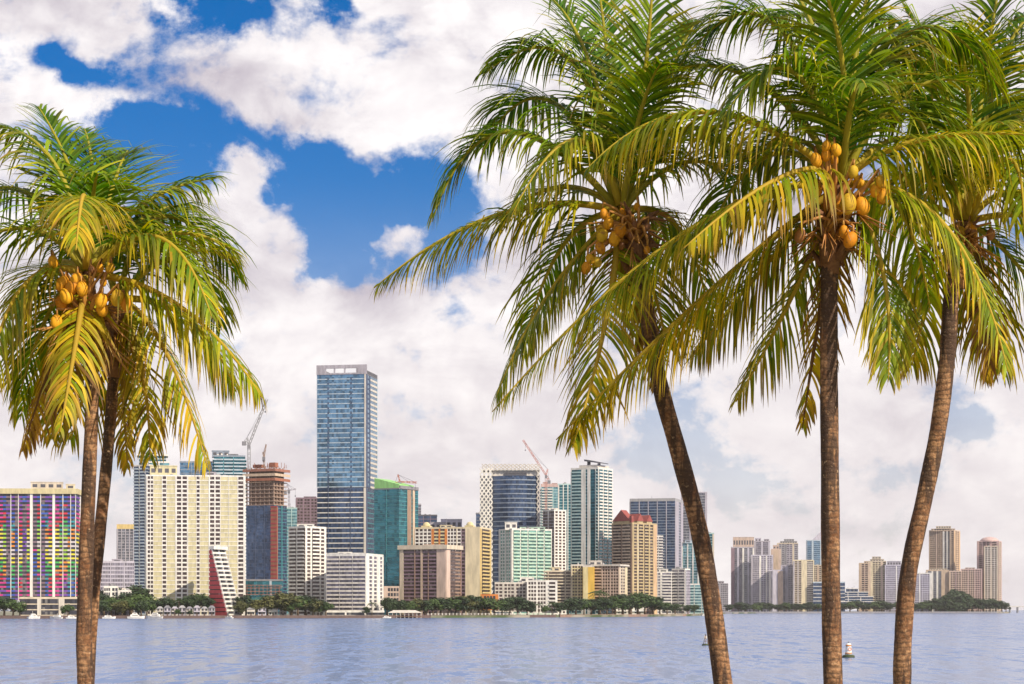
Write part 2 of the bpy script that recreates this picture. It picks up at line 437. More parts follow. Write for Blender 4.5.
SHORE = [(-420, 1470), (0, 1500), (200, 1545), (400, 1620), (560, 1760), (640, 1930), (690, 2120), (716, 2600), (728, 3500), (760, 3800), (880, 3900), (1000, 3950), (1009, 4000)]
def shoreD(px):
    for (a, da), (b, db) in zip(SHORE, SHORE[1:]):
        if a <= px <= b: return da + (db - da) * (px - a) / (b - a)
    return SHORE[0][1] if px < 0 else SHORE[-1][1]
def build_land():
    m = MB(); pts = [G(px, D) for px, D in SHORE]
    poly = [(p.x, p.y) for p in pts] + [(G(1009, 5600).x, 5600), (G(740, 9000).x, 9000), (-6000, 9000), (-6000, 1470)]
    m.prism(poly, -3, 2.0)
    mt, nt, p = new_mat('far_ground'); tc = nt.nodes.new('ShaderNodeTexCoord')
    n = noise(nt, tc.outputs['Object'], .02, 6, .6)
    nt.links.new(mixc(nt, n.step(.4, .6), (.06, .09, .03), (.30, .27, .22)), p.inputs['Base Color']); p.inputs['Roughness'].default_value = .9
    structure('far_shore', m.mesh('far_shore', mt))
    m = MB()
    prof = [(-60, 4.8), (10, 4.85), (27, 4.8), (33, 4.5), (40, 2.0), (46, -.6), (60, -4)]
    n = 60
    for (y, z) in prof:
        for i in range(n + 1):
            x = -180 + 360 * i / n; m.v.append((x, y + (1.2 * math.sin(i * .9) if 0 < y < 50 else 0), z + .05 * math.sin(i * 1.7 + y)))
    for j in range(len(prof) - 1):
        for i in range(n): a = j * (n + 1) + i; m.face((a, a + 1, a + n + 2, a + n + 1), 0, True)
    mt, nt, p = new_mat('bank_ground'); tc = nt.nodes.new('ShaderNodeTexCoord')
    n1 = noise(nt, tc.outputs['Object'], .25, 8, .65); n2 = noise(nt, tc.outputs['Object'], 9, 4, .6)
    c = mixc(nt, n1.step(.42, .6), (.07, .11, .03), (.46, .38, .27)); c = mixc(nt, n2 * .4, c, (.20, .17, .10))
    nt.links.new(c, p.inputs['Base Color']); p.inputs['Roughness'].default_value = .95
    structure('grass_bank', m.mesh('grass_bank', mt))
build_land()

# ------------------------------------------------------------------ the skyline, left to right
def rainbow():
    b = Bld('apartment_tower', 'apartment tower with rainbow coloured balconies and cream roof band at far left', 1590, 78, theta=9, short='rainbow balcony tower', span=(-10, 84))
    def fn(fl, nf, fi, ti):
        t = fl / nf; q = t + .05 * math.sin(ti * 2.1); r = random.Random(fl * 31 + ti * 7 + fi * 3).random()
        if ti % 3 == 1: return ('plum', 'r_purple', 'plum', 'r_blue', 'plum')[(ti + fl // 6) % 5] if r < .985 else 'r_mag'
        k = ti // 3
        for lim, cs in ((.84, ('r_purple', 'r_blue', 'r_purple')), (.72, ('r_mag', 'r_red', 'r_blue')), (.62, ('r_red', 'r_green', 'r_teal')), (.50, ('r_yellow', 'r_lime', 'r_orange')), (.42, ('r_pale', 'r_pale', 'r_pale')),
                        (.33, ('r_yellow', 'r_lime', 'r_yellow')), (.22, ('r_green', 'r_orange', 'r_green')), (.11, ('r_red', 'r_mag', 'r_teal')), (-1, ('r_mag', 'r_purple', 'r_blue'))):
            if q > lim: return cs[(k + (1 if r < .03 else 0)) % 3]
    r = b.block(-30, 76, 84, 494, 's.6@white r4 r2.6 s.6@white r4 r3 r3.4 s.6@white r4.4 r3 s.6@white r4 r3 r4 s.6@white r3.4 r3 s.6@white r3.4 r4 r3 s2.6@white r4 r3 s.6@white r4 r3 r3.6 s2.4@white r4 r3 s.6@white r4 r2.6 s.6@white r4 s.6@white', 'r3 s.4@white r3', fh=3.2, theta=9, ybase=600,
                mats=('plum', 'r_pale'), railfn=fn, roof='paleyellow', parapet=4.2, over=1.4)
    b.cap(31, 63, 482, 490, 'beige', depth=12); b.cap(66, 75, 484, 490, 'cream', 'stair_house', depth=8)
    b.block(20, 80, 80, 599, 'g9@beige s2@offwhite g9@beige s3@offwhite g8@beige', 'g1@beige', fh=4.2, depth=30, D=1560, core='gl_dark', mats=('beige', 'beige'), roof='beige', roofname='podium_roof', corename='podium')
rainbow()

b = Bld('office_tower', 'slim grey striped tower with bright yellow roof band behind the lavender slab', 2350, 134, span=(117, 134), short='yellow capped grey tower')
b.block(117, 134, 134, 529, 's1 g3 s.8 g3 s.8 g3 s.8 g3 s1', 's1 g4 s1', core='gl_grey', mats=('lavgrey', 'lavgrey'), roof='yellow', parapet=5.5)

b = Bld('apartment_block', 'low lavender grey slab block of many small windows behind palm trunks', 1632, 134, 'apartment block', span=(97, 134), short='lavender slab block')
b.block(97, 134, 134, 563, 's.5 w8:8 s.5 w8:8 s.5 w6:6', 'w6:6', core='gl_lav', mats=('lav', 'lav'), roof='lav')
b.cap(112, 122, 559, 563, 'lavgrey')
b = Bld('villa', 'low white villa with flat roof peeping above the trees beside the palm', 1600, 131, 'house', span=(99, 131), short='white villa')
b.block(104, 118, 118, 588, 'w4:3 s1 w4:2', 'w3:2', fh=4, ybase=606, depth=14, mats=('white', 'white'), roof='white')
b.block(118, 131, 131, 592, 's1 w6:4', 'w3:2', fh=4, ybase=606, depth=12, mats=('white', 'white'), roof='white')

b = Bld('condo_tower', 'slender white and blue glass tower with stepped crown behind the yellow slab', 1960, 149, span=(134, 170), short='white and blue stepped tower')
b.block(134, 149, 160, 466, 'b5 s.7 b5 s.7 b3', 'b4 s1 g6@white', fh=3.2, theta=35, core='gl_navy', mats=('white', 'paleblue'), roof='white')
b.block(149, 169, 169, 463, 'g5@white s.6 g5@white', 'g4@white', fh=3.2, core='gl_cyan', mats=('white', 'white'), roof='white', D=1990)
b.block(139, 166, 166, 456, 'g5@white s.4 g5@white s.4 g5@white', 'g3@white', fh=3.6, ybase=466, core='gl_teal', mats=('white', 'white'), roof='white', D=1995, over=2.0)
b.cap(141, 157, 453, 456, 'midgrey', D=2000)

def cream_slab():
    b = Bld('apartment_tower', 'broad cream and pale yellow slab tower with dark window columns', 1640, 245, span=(147, 246), short='cream slab tower')
    b.block(147, 245, 245, 477, 's1 w6.5:2@white p9@panel w5:1@white p9@panel s1 w12:2@white s.8 p8.5@panel w4:1@white p9@panel s.8 w12:2@white p8.5@panel s.5 p9@panel w7:1@white s1',
            'w4:2@white p8@panel w4:2@white', fh=3.55, mats=('white', 'panel'), core='gl_brown', roof='white', depth=22, parapet=1.2)
    b.cap(150, 177, 465.5, 476, 'panel', D=1640)
    b.cap(205, 216, 472, 476, 'lavgrey', 'lift_house', D=1640)
cream_slab()

b = Bld('hotel_tower', 'wide teal glass tower with banded balconies showing above the yellow slab', 1990, 214, span=(180, 245), short='teal banded tower')
b.block(180, 214, 214, 463, 'g6@bluegrey s.3 g6@bluegrey s.3 g6@bluegrey', 'g4@bluegrey', core='gl_blue', mats=('bluegrey', 'bluegrey'), roof='bluegrey', fh=3.6)
b.block(214, 245, 245, 457, 'b5@paleblue s.3 b5@paleblue s.3 b6@paleblue', 'b4@paleblue', core='gl_teal', mats=('cyan', 'paleblue'), roof='bluegrey', fh=3.4, D=1980)
b.cap(212, 229, 450.5, 457, 'bluegrey', depth=14); b.cap(229, 238, 454, 457, 'midgrey', 'lift_house')

def wedge():
    b = Bld('stepped_building', 'white terraced building stepping down beside a sloping red side wall', 1585, 228, 'stepped building', theta=38, span=(209, 242), short='red stepped building')
    D = 1585; loc, rz, ca = b.frame(228, 38, D, 2.0); sc = D * ca / F
    Wt = 18.5 * sc / math.cos(R(38)); Dp = 13.5 * sc / math.sin(R(38)); top = ZY(549, D) - 2; n = 15; h = top / n
    w0 = 2.0
    core = MB(); red = []
    for i in range(n):
        w = Wt - (Wt - w0) * i / n
        m = MB(); m.box(-Wt, -Wt + w - 1.6, .15, Dp - .15, i * h, (i + 1) * h - .001); 
        m.build('storey', MATS['gl_dark'], b.root, loc, rz)
        m = MB(); m.box(-Wt, -Wt + w, -.1, Dp + .1, i * h - .01, i * h + .45); m.box(-Wt + w - .3, -Wt + w, 0, Dp, i * h + .46, i * h + 1.5)
        for q in (.0, .48, .96): m.box(-Wt + w - 1.7, -Wt + w - .02, q * Dp, q * Dp + .4, i * h + .44, (i + 1) * h - .02)
        m.build('terrace', MATS['white'], b.root, loc, rz)
        m = MB(); m.box(-Wt - .3, -Wt + w - .9, -.5, -.12, i * h, (i + 1) * h - .75); m.build('side_wall', MATS['red'], b.root, loc, rz)
    m = MB(); m.box(-Wt - .4, -Wt + w0 + 2.5, -.3, Dp + .3, top, top + 2.6); m.build('roof', MATS['white'], b.root, loc, rz)
wedge()

def crane(name, label, px, D, ytop_mast, ybase, boom, rear=None, col='cranered', w=2.0, jib_py=None, group=None, thick=.55):
    """lattice tower crane: boom = (column, row) of the jib's tip"""
    base = P(px, ybase, D); t = thing(name, label, 'crane', base, 0, group)
    def lattice(p, q, wd, nm, mat, bay=4.0):
        p, q = Vector(p), Vector(q); d = q - p; L = d.length; d.normalize(); s_ = d.cross(Vector((0, 1, 0))).normalized(); f = Vector((0, 1, 0))
        f = (f - d * f.dot(d)).normalized(); m = MB(); cs = [(s_ * a + f * c) * wd / 2 for a, c in ((-1, -1), (1, -1), (1, 1), (-1, 1))]
        for c in cs: m.bar(p + c, q + c, thick)
        n = max(2, int(L / bay))
        for i in range(n):
            a = p + d * (L * i / n); e = p + d * (L * (i + 1) / n)
            for k in range(4): m.bar(a + cs[k], e + cs[(k + 1) % 4], thick * .7)
        m.build(nm, MATS[mat], t)
    top = P(px, ytop_mast, D) - base
    lattice((0, 0, 0), top, w, 'mast', col)
    tip = P(boom[0], boom[1], D) - base
    lattice(top + Vector((0, 0, 1)), tip, w * .75, 'jib', col)
    if rear:
        r = P(rear[0], rear[1], D) - base; lattice(top + Vector((0, 0, 1)), r, w * .8, 'counter_jib', col)
        m = MB(); m.box(r.x - 1.8, r.x + 1.8, r.y - 1.2, r.y + 1.2, r.z - 4.2, r.z - .4); m.build('counterweight', MATS['midgrey'], t)
    ap = top + Vector((0, 0, 8 if rear and abs(rear[1] - ytop_mast) < 6 else 13)); ap.x += -2 if boom[0] > px else 2
    lattice(top + Vector((0, 0, 1)), ap, w * .6, 'apex', col)
    m = MB(); m.bar(ap, tip * .6 + top * .4, .3); m.bar(ap, tip * .95 + top * .05, .3)
    if rear: m.bar(ap, r, .3)
    m.build('stay_cable', MATS['darkgrey'], t)
    m = MB(); m.box(-1.4, 1.4, -2.4, -1.1, top.z - 2.5, top.z + 1); m.build('cab', MATS['midgrey'], t)
    hk = tip * .9 + top * .1; m = MB(); m.bar(hk, hk - Vector((0, 0, 7)), .25); m.box(hk.x - .6, hk.x + .6, hk.y - .5, hk.y + .5, hk.z - 8.4, hk.z - 7); m.build('hook', MATS['darkgrey'], t)
    return t

def construction():
    b = Bld('unfinished_tower', 'unfinished tower of bare concrete floors above blue glass with red hoist strip', 1900, 274, theta=30, span=(245, 289), short='unfinished tower')
    b.block(246, 274, 287, 505, 'g4@navy s.2@navy g4@navy s.2@navy g4@navy', 's.8@teal g5@teal s.6@teal g4@teal', theta=30, fh=3.3, core='gl_navy', mats=('navy', 'navy'), roof=None)
    r = b.last
    m = MB(); m.box(-2.2, 4.6, -2.4, -.6, 0, r['z1'] * .98)
    b.part('hoist_shaft', m, MATS['rust'])
    m = MB(); 
    for z in range(6, int(r['z1']), 4): m.box(-2.4, 4.8, -2.6, -2.3, z, z + 1.2)
    b.part('hoist_mast', m, MATS['red'])
    z0 = r['z1']; z1 = ZY(467, 1900) - 2; n = 10; h = (z1 - z0) / n
    for i in range(n):
        m = MB(); ov = 0.4 if i < 7 else 1.6; z = z0 + i * h
        m.box(-r['W'] - ov, ov, -ov, r['Dp'] + ov, z, z + .7)
        if i < n:
            for q in range(7):
                x = -r['W'] + q * r['W'] / 6.2; m.box(x, x + .9, .3, 1.2, z + .7, z + h)
            for q in range(1, 4): m.box(-1.2, -.3, q * r['Dp'] / 4.1, q * r['Dp'] / 4.1 + .9, z + .7, z + h)
        b.part('concrete_floor', m, MATS['concrete'])
    m = MB(); m.box(-r['W'] + 2, -2, 2, r['Dp'] - 2, z0, z1 - 1.5); b.part('core_wall', m, MATS['brown'])
    q = random.Random(3)
    for i in range(3):      # formwork and nets round the top storeys
        z = z0 + (6.4 + 1.25 * i) * h; m = MB(); m.box(-r['W'] - 2.4, 2.6, -2.6, -2.2, z, z + .7 * h); m.box(2.2, 2.6, -2.2, r['Dp'] + 2, z, z + .7 * h)
        b.part('formwork', m, MATS[('rust', 'tan', 'brick')[i]])
    m = MB()
    for i in range(30): x = q.uniform(-r['W'] - 1, 1.5); y = q.uniform(-1, r['Dp']); m.box(x, x + .35, y, y + .35, z1, z1 + q.uniform(1.5, 5))
    m.box(-r['W'] * .8, -r['W'] * .5, 2, 8, z1, z1 + 3); m.box(-r['W'] * .2, 0, 2, 8, z1, z1 + 4.5)
    b.part('column_bars', m, MATS['rust'])
    b.block(244, 283, 283, 581, 'g8@teal s.2@teal g8@teal s1.4@paleblue s.2 g7@midgrey', 'g3@teal', D=1800, ybase=606, depth=40, core='gl_teal', mats=('teal', 'teal'), roof='midgrey', fh=5, corename='podium', roofname='podium_roof')
    m = MB()
    for i in range(9):
        x = -34 * .95 + i * 3.6; m.box(x, x + .4, -2, -1.5, 18, 27)
    for z in (18, 21, 24, 26.6): m.box(-34, -1, -2.1, -1.4, z, z + .45)
    b.part('scaffold', m, MATS['rust'])
construction()
crane('tower_crane', 'grey luffing crane with raised jib on top of the unfinished tower', 249, 1895, 446, 470, (267, 399), (244, 441), 'steel', 2.4)
crane('tower_crane', 'small slanting crane mast on the unfinished tower roof, right of the big crane', 264, 1905, 458, 468, (263, 452), None, 'brown', 1.4)
crane('tower_crane', 'little crane with short flat jib behind the unfinished tower', 289, 2250, 491, 540, (296, 489), (285, 491), 'lavgrey', 1.6)

b = Bld('condo_tower', 'thin pale teal tower sliver between the unfinished tower and white balcony tower', 2150, 297, span=(286, 297), short='pale teal sliver tower')
b.block(286, 297, 297, 509, 'g4@paleteal s.5 g4@paleteal', 'g3@paleteal', core='gl_cyan', mats=('paleteal', 'white'), roof='paleteal')
b = Bld('condo_tower', 'brick red and plum gridded tower left of the tall blue tower', 2300, 318, span=(296, 318), short='plum brick tower')
b.block(296, 318, 318, 499, 's.6 w4:2 s.6 w4:2 s.6 w4:2 s.6', 'w4:3', core='gl_brown', mats=('plum', 'plum'), roof='plum', fh=3.6)
b.cap(304, 316, 496.5, 499, 'plum')

def white_balcony():
    b = Bld('apartment_tower', 'white tower with a stack of deep dark balconies down one face', 1665, 305, theta=45, span=(288, 327), short='white balcony tower')
    b.block(289, 305, 326, 528, 'b5 s.5 b5', 's1.2 w4:1 s.8 b7 s.8 w4:1 s1.2', theta=45, fh=3.1, core='gl_brown', mats=('white', 'white'), roof='white')
    b.cap(297, 314, 524, 528, 'white', depth=10, back=8)
white_balcony()
def white_low():
    b = Bld('apartment_block', 'broad white mid rise of pale balconies with bright right end by the water', 1625, 366, 'apartment block', theta=20, span=(327, 384), short='white waterfront block')
    b.block(327, 366, 383.5, 556, 'b5 b5 s.3 b5 b5 s.3 b5 b5 s.4', 's2.5 w4:1 s.8 w4:1 s2.5 w3:1 s.8', theta=20, fh=3.15, core='gl_lav', mats=('white', 'offwhite'), roof='white', parapet=2.2, W=34)
    b.cap(338, 352, 552, 556, 'white', back=8); b.cap(354, 358, 553, 556, 'white', 'stair_house', back=8)
    b.block(327, 384, 384, 612.5, 'g5@white s.5 g5@white s.5 g5@white', 'g1@white', D=1618, depth=12, fh=4, core='gl_dark', mats=('white', 'white'), roof='white', corename='podium', roofname='podium_roof')
white_low()

def tall_blue():
    D = 2000
    b = Bld('office_tower', 'tallest tower, blue glass with white floor lines and open framed crown', D, 366, theta=14, span=(316, 378), short='tallest blue glass tower')
    b.block(317, 366, 377.5, 374, 'g5@paleblue r.8@navy g.3 g10@paleblue r.8@navy g6@paleblue s.8@offwhite', 's.9@navy w3.2:1@navy r7@offwhite s.3', theta=14, fh=5.0, ybase=487, core='gl_tower', mats=('paleblue', 'navy'), roof=None, depth=30, bandname='floor_band')
    r = dict(b.last)
    b.block(317, 366, 377.5, 487.5, 'g5@white s.2@navy g10@white s.2@navy g6@white s1@offwhite', 's1@navy g9@teal', theta=14, fh=5.0, core='gl_navy', mats=('paleblue', 'navy'), roof=None, bandname='floor_band')
    # the open crown: a frame standing above the glass, sky seen through it
    sc = r['sc']; zt = r['z1']; W = r['W']; H = 9.6; Dp = r['Dp']
    m = MB(); m.box(-W - .6, .8, -.7, 1.3, zt + H - 3.4, zt + H)              # lintel
    m.box(-W - .6, -W + 9, -.7, 1.3, zt, zt + H - 3.4); m.box(-8.5, .8, -.7, 1.3, zt, zt + H - 3.4)
    m.box(-W + 9, -8.5, -.7, 1.3, zt, zt + 1.6)
    for q in (.34, .55, .80): x = -W + q * W; m.box(x, x + 1.3, -.6, 1.2, zt + 1.6, zt + H - 3.4)
    b.part('crown_frame', m, MATS['lavgrey'], r)
    m = MB(); m.box(-W + 1, -W + 4, 2, Dp - 1, zt, zt + 6); m.box(-4.5, .3, 1.5, Dp, zt - .02, zt + 4.2)
    b.part('crown_wall', m, MATS['midgrey'], r)
    m = MB(); m.box(-W, 0, 0, Dp, zt, zt + .5); b.part('roof', m, MATS['midgrey'], r)
    m = MB()
    for i in range(9): m.box(.31, .5, 2 + i * (Dp - 3) / 9, 2 + (i + .6) * (Dp - 3) / 9, zt + .8, zt + 3.6)
    b.part('louvre', m, MATS['darkgrey'], r)
tall_blue()

def green_glass():
    b = Bld('office_tower', 'teal glass office tower with sloping lime green top right of the tallest tower', 1860, 399, theta=32, span=(376, 418), short='teal office tower')
    r = b.block(374, 399, 418.5, 489, 'g8@teal s.12@teal g8@teal', 'g6@teal s.15@teal s3.2@brown g1.2@teal s1.6@tan g3@teal', theta=32, fh=3.8, core='gl_teal', mats=('teal', 'cyan'), roof='midgrey', parapet=1.2)
    W, Dp, zt = r['W'], r['Dp'], r['z1']
    m = MB(); y0 = .4
    for (ya, yb) in ((.4, 1.2),):
        bb = len(m.v); m.v += [(-W, ya, zt), (-.5, ya, zt), (-.5, ya, zt + 4.5), (-W, ya, zt + 11), (-W, Dp * .8, zt), (-.5, Dp * .8, zt), (-.5, Dp * .8, zt + 4.5), (-W, Dp * .8, zt + 11)]
        for f in ((0, 1, 2, 3), (7, 6, 5, 4), (0, 3, 7, 4), (1, 5, 6, 2), (3, 2, 6, 7)): m.face(tuple(bb + i for i in f))
    b.part('sloping_top', m, MATS['lime'], r)
    m = MB(); m.box(-2, .9, 1, Dp - .6, zt + .5, zt + 3.4); b.part('parapet_screen', m, MATS['midgrey'], r)
    b.block(376, 399, 399, 588, 's6@pinktan w6:4@pinktan', 'w3:2', D=1700, depth=14, ybase=608, mats=('pinktan', 'pinktan'), roof='pinktan', fh=4.5, corename='podium', roofname='podium_roof')
green_glass()
crane('tower_crane', 'red tower crane with level jib on top of the teal office tower', 400, 1875, 483, 490, (417, 482.5), (395, 483.5), 'cranered', 1.7)

b = Bld('office_tower', 'dark plum low tower with flat roof peeping behind the orange bayed block', 2350, 437, span=(417, 437), short='dark plum block')
b.block(417, 437, 437, 516, 'g5@plum s.4 g5@plum s.4 g5@plum', 'g3@plum', core='gl_navy', mats=('plum', 'plum'), roof='darkgrey', fh=4)
b.block(414, 421, 421, 505, 'g3@lavgrey', 'g3@lavgrey', core='gl_grey', mats=('lavgrey', 'lavgrey'), roof='lavgrey', D=2390)
b.cap(430, 447, 522, 530, 'lavgrey', D=2300); b.cap(441, 462, 519, 530, 'lav', 'stair_house', D=2305)

def orange_block():
    b = Bld('apartment_tower', 'cream tower with orange bays, yellow flank and small domed roof corners', 1810, 480, theta=14, span=(417, 491), short='cream and orange tower')
    b.block(417, 480, 491, 528.5, 'w16:4@white s.5@orange s2@orange r4.5@paleyellow s1.5@orange r4.5@paleyellow s2.4@orange w9:3@white s.5 w4:1@white w4:1@plum s1 s13@cream',
            's1.2@yellow b8@yellow s1.4@yellow', theta=14, fh=3.3, core='gl_brown', mats=('cream', 'paleyellow'), roof='cream', W=61)
    r = b.last
    for q in (.15, .82):
        m = MB(); m.box(-r['W'] * (1 - q) - 4, -r['W'] * (1 - q) + 4, 2, 10, r['z1'] + .5, r['z1'] + 3); m.ball((-r['W'] * (1 - q), 6, r['z1'] + 3), 3.6, 10, 6)
        b.part('roof_dome', m, MATS['paleyellow'], r)
    b.cap(440, 452, 525, 528.5, 'cream', back=8)
    b.block(481, 498, 498, 596, 's1 w5:4@orange s1', 'w4:3@orange', D=1750, depth=16, ybase=610, fh=4, mats=('orange', 'orange'), roof='orange', core='gl_dark', corename='podium', roofname='podium_roof')
orange_block()

def brown_slab():
    b = Bld('apartment_tower', 'brown slab with recessed plum balconies in a pinkish tan frame', 1700, 446, theta=26, span=(397, 462), short='brown slab tower')
    b.block(398, 446, 461, 549, 's4@beige r6@plum r6@plum s1@brown r6@plum s2@tan r6@plum s.6@brown r6@plum r3@plum s10@pinktan', 's3.5@pinktan r5@darkbrown r5@brown s.5@brown', theta=26, fh=3.1, core='gl_brown',
            mats=('darkbrown', 'plum'), roof='beige', parapet=3.6, over=1.6, W=44)
    b.cap(424, 444, 544.5, 549, 'pinktan', depth=10, back=9)
    b.cap(449, 456, 546, 551, 'pinktan', 'stair_house', depth=6, back=16)
brown_slab()

def lattice_tower():
    D = 2230
    b = Bld('office_tower', 'curved dark glass tower inside a white diamond lattice frame and crown', D, 540, theta=2, span=(479, 541), short='white lattice tower')
    loc, rz, ca = b.frame(540, 0, D, 2.0); sc = D * ca / F; W = 60 * sc; zt = ZY(476, D) - 2; zc = ZY(465, D) - 2; n = 30; h = zt / n
    arc = []
    x0, x1 = -W + 13 * sc, -2.5 * sc
    for i in range(13):
        t = i / 12; arc.append((x0 + (x1 - x0) * t, 1.0 - 9 * math.sin(math.pi * t)))
    m = MB(); m.prism(arc + [(x1, 34), (x0, 34)], 0, zt); m.build('glazing', MATS['gl_navy'], b.root, loc, rz)
    band = MB()
    arc2 = [(x, y - .35) for x, y in arc]
    band.prism(arc2 + [(x1, 3), (x0, 3)], 0, h * .2); me = band.mesh('floor_band', MATS['bluegrey'])
    for i in range(n): link('floor_band', me, b.root, loc + Vector((0, 0, i * h)), rz)
    # louvre recess and upper white band
    m = MB(); m.box(x0 - 1, x1 + 1, 2, 32, zt + .01, zt + 6); m.build('plant_room', MATS['offwhite'], b.root, loc, rz)
    m = MB(); m.box(x0 + 12, x1 - 12, 1.2, 2.05, zt + 1, zt + 3.6); m.build('louvre', MATS['darkgrey'], b.root, loc, rz)
    def diag(m, xa, xb, za, zb, y, cw, ch, t):
        nx = max(1, round((xb - xa) / cw)); nz = max(1, round((zb - za) / ch)); cw = (xb - xa) / nx; ch = (zb - za) / nz
        for i in range(nx):
            for j in range(nz):
                a = (xa + i * cw, y, za + j * ch); c = (xa + (i + 1) * cw, y, za + (j + 1) * ch)
                m.bar(a, c, t); m.bar((a[0], y, c[2]), (c[0], y, a[2]), t)
    m = MB(); diag(m, -W, -W + 12.5 * sc, 0, zc - 4, -1.2, 4.6, 6.2, 2.0); m.build('lattice', MATS['white'], b.root, loc, rz)
    m = MB(); m.box(-W, -W + 12.9 * sc, 0, 33, 0, zt + .3); m.build('side_wing', MATS['gl_grey'], b.root, loc, rz)
    m = MB(); diag(m, -W + 2, 0, zt + 6.2, zc + 1, -1.0, 4.4, 4.4, 1.5); m.build('crown_lattice', MATS['offwhite'], b.root, loc, rz)
    m = MB(); diag(m, -3.2 * sc, 0, 0, zt + 6, -1.0, 3.4, 6.2, 1.4); m.build('lattice', MATS['offwhite'], b.root, loc, rz)
    m = MB(); m.box(-2.4 * sc, 0, 0, 33, 0, zt + .3); m.build('side_wing', MATS['lavgrey'], b.root, loc, rz)
    m = MB(); m.box(-W + 3, -.4, -.2, 33, zt + 6.01, zt + 6.6); m.build('roof', MATS['offwhite'], b.root, loc, rz)
lattice_tower()
b = Bld('office_tower', 'dark narrow tower edge peeping out left of the white lattice tower', 2400, 482, span=(476, 481), short='dark narrow tower')
b.block(476, 486, 486, 514, 'g3@midgrey s.3 g3@midgrey', 'g3@midgrey', core='gl_navy', mats=('midgrey', 'midgrey'), roof='midgrey', fh=4)
crane('tower_crane', 'thin pale crane jib leaning left above the white lattice tower', 546, 2330, 476, 510, (523, 440), (549, 480), 'cranered', 2.2)

def mint():
    b = Bld('apartment_tower', 'mint green balcony tower with white curved rooftop houses', 1960, 512, theta=58, span=(498, 553), short='mint green tower')
    b.block(499, 512, 552, 530, 's1.2 w4:2 s.8 w4:2 s1', 's.8 b5 s.5@white b5 s.5@white b6 s.5@white b5 s.5@white b5 s.5', theta=62, fh=3.3, core='gl_mint', mats=('white', 'mint'), roof='white')
    b.cap(505, 517, 522, 530, 'white', depth=16, back=4); b.cap(520, 545, 527, 530, 'mint', 'stair_house', depth=10, back=14)
    r = b.last
mint()
b = Bld('condo_tower', 'pale teal tower with pink roof masts behind the slim white tower', 2480, 559, span=(541, 558), short='pale teal pink topped tower')
b.block(541, 559, 559, 487, 's.5 b4 s.7 b4 s.7 g4@paleteal s.5', 'b4 s1 b4', core='gl_cyan', mats=('paleteal', 'white'), roof='pink', parapet=4, fh=3.4)
b.cap(543, 549, 482, 487, 'pink'); b.cap(552, 557, 483, 487, 'pink', 'stair_house')
b = Bld('condo_tower', 'pale green striped tower directly left of the tall teal white tower', 2420, 572, span=(558, 572), short='pale green striped tower')
b.block(558, 572, 572, 485, 's1@white g3@paleteal s.7@white g3@paleteal s.7@white g3@paleteal', 'g4@paleteal', core='gl_teal', mats=('paleteal', 'white'), roof='paleteal', fh=3.4)
def slim_white():
    b = Bld('condo_tower', 'slim tower half dark glass half white grid behind the mint tower', 2110, 554, theta=45, span=(543, 566), short='slim white grid tower')
    b.block(543, 554, 566, 511, 'g4@lavgrey s.5 g4@lavgrey', 's.6 w3:1 s.5 w3:1 s.5 w3:1 s.6', theta=45, core='gl_brown', mats=('white', 'lavgrey'), roof='white', fh=3.3)
    b.cap(549, 558, 508, 511, 'white', depth=8, back=7)
slim_white()
def teal_white():
    b = Bld('condo_tower', 'tall teal and white tower with tilted dark roof canopy', 2150, 598, theta=28, span=(571, 613), short='tall teal white tower')
    b.block(571, 598, 612.5, 469, 's.4@white b9@paleteal s1.2@white s2.6@white g1.8@paleblue s2.6@white g4.6@teal s.4@white b2@paleteal', 's.5 b4@white s.5 b4@white s.5 b4@white s.5', theta=28, fh=3.5, core='gl_teal', mats=('white', 'paleteal'), roof='white', parapet=2)
    r = b.last
    m = MB(); m.box(-r['W'] * .75, -2, 3, r['Dp'] - 4, r['z1'], r['z1'] + 5); b.part('plant_room', m, MATS['offwhite'], r)
    m = MB(); bb = len(m.v); W = r['W']; z = r['z1'] + 5
    m.v += [(-W * .55, 2, z + 4.2), (2, 2, z + 1.2), (2, 20, z + 1.2), (-W * .55, 20, z + 4.2), (-W * .55, 2, z + 6.2), (2, 2, z + 2), (2, 20, z + 2), (-W * .55, 20, z + 6.2)]
    for f in ((0, 3, 2, 1), (4, 5, 6, 7), (0, 1, 5, 4), (1, 2, 6, 5), (2, 3, 7, 6), (3, 0, 4, 7)): m.face(tuple(bb + i for i in f))
    m.box(-W * .5, -W * .42, 6, 9, z - .2, z + 4.4); m.box(-W * .12, -W * .05, 6, 9, z - .2, z + 1.6)
    b.part('roof_canopy', m, MATS['darkgrey'], r)
teal_white()

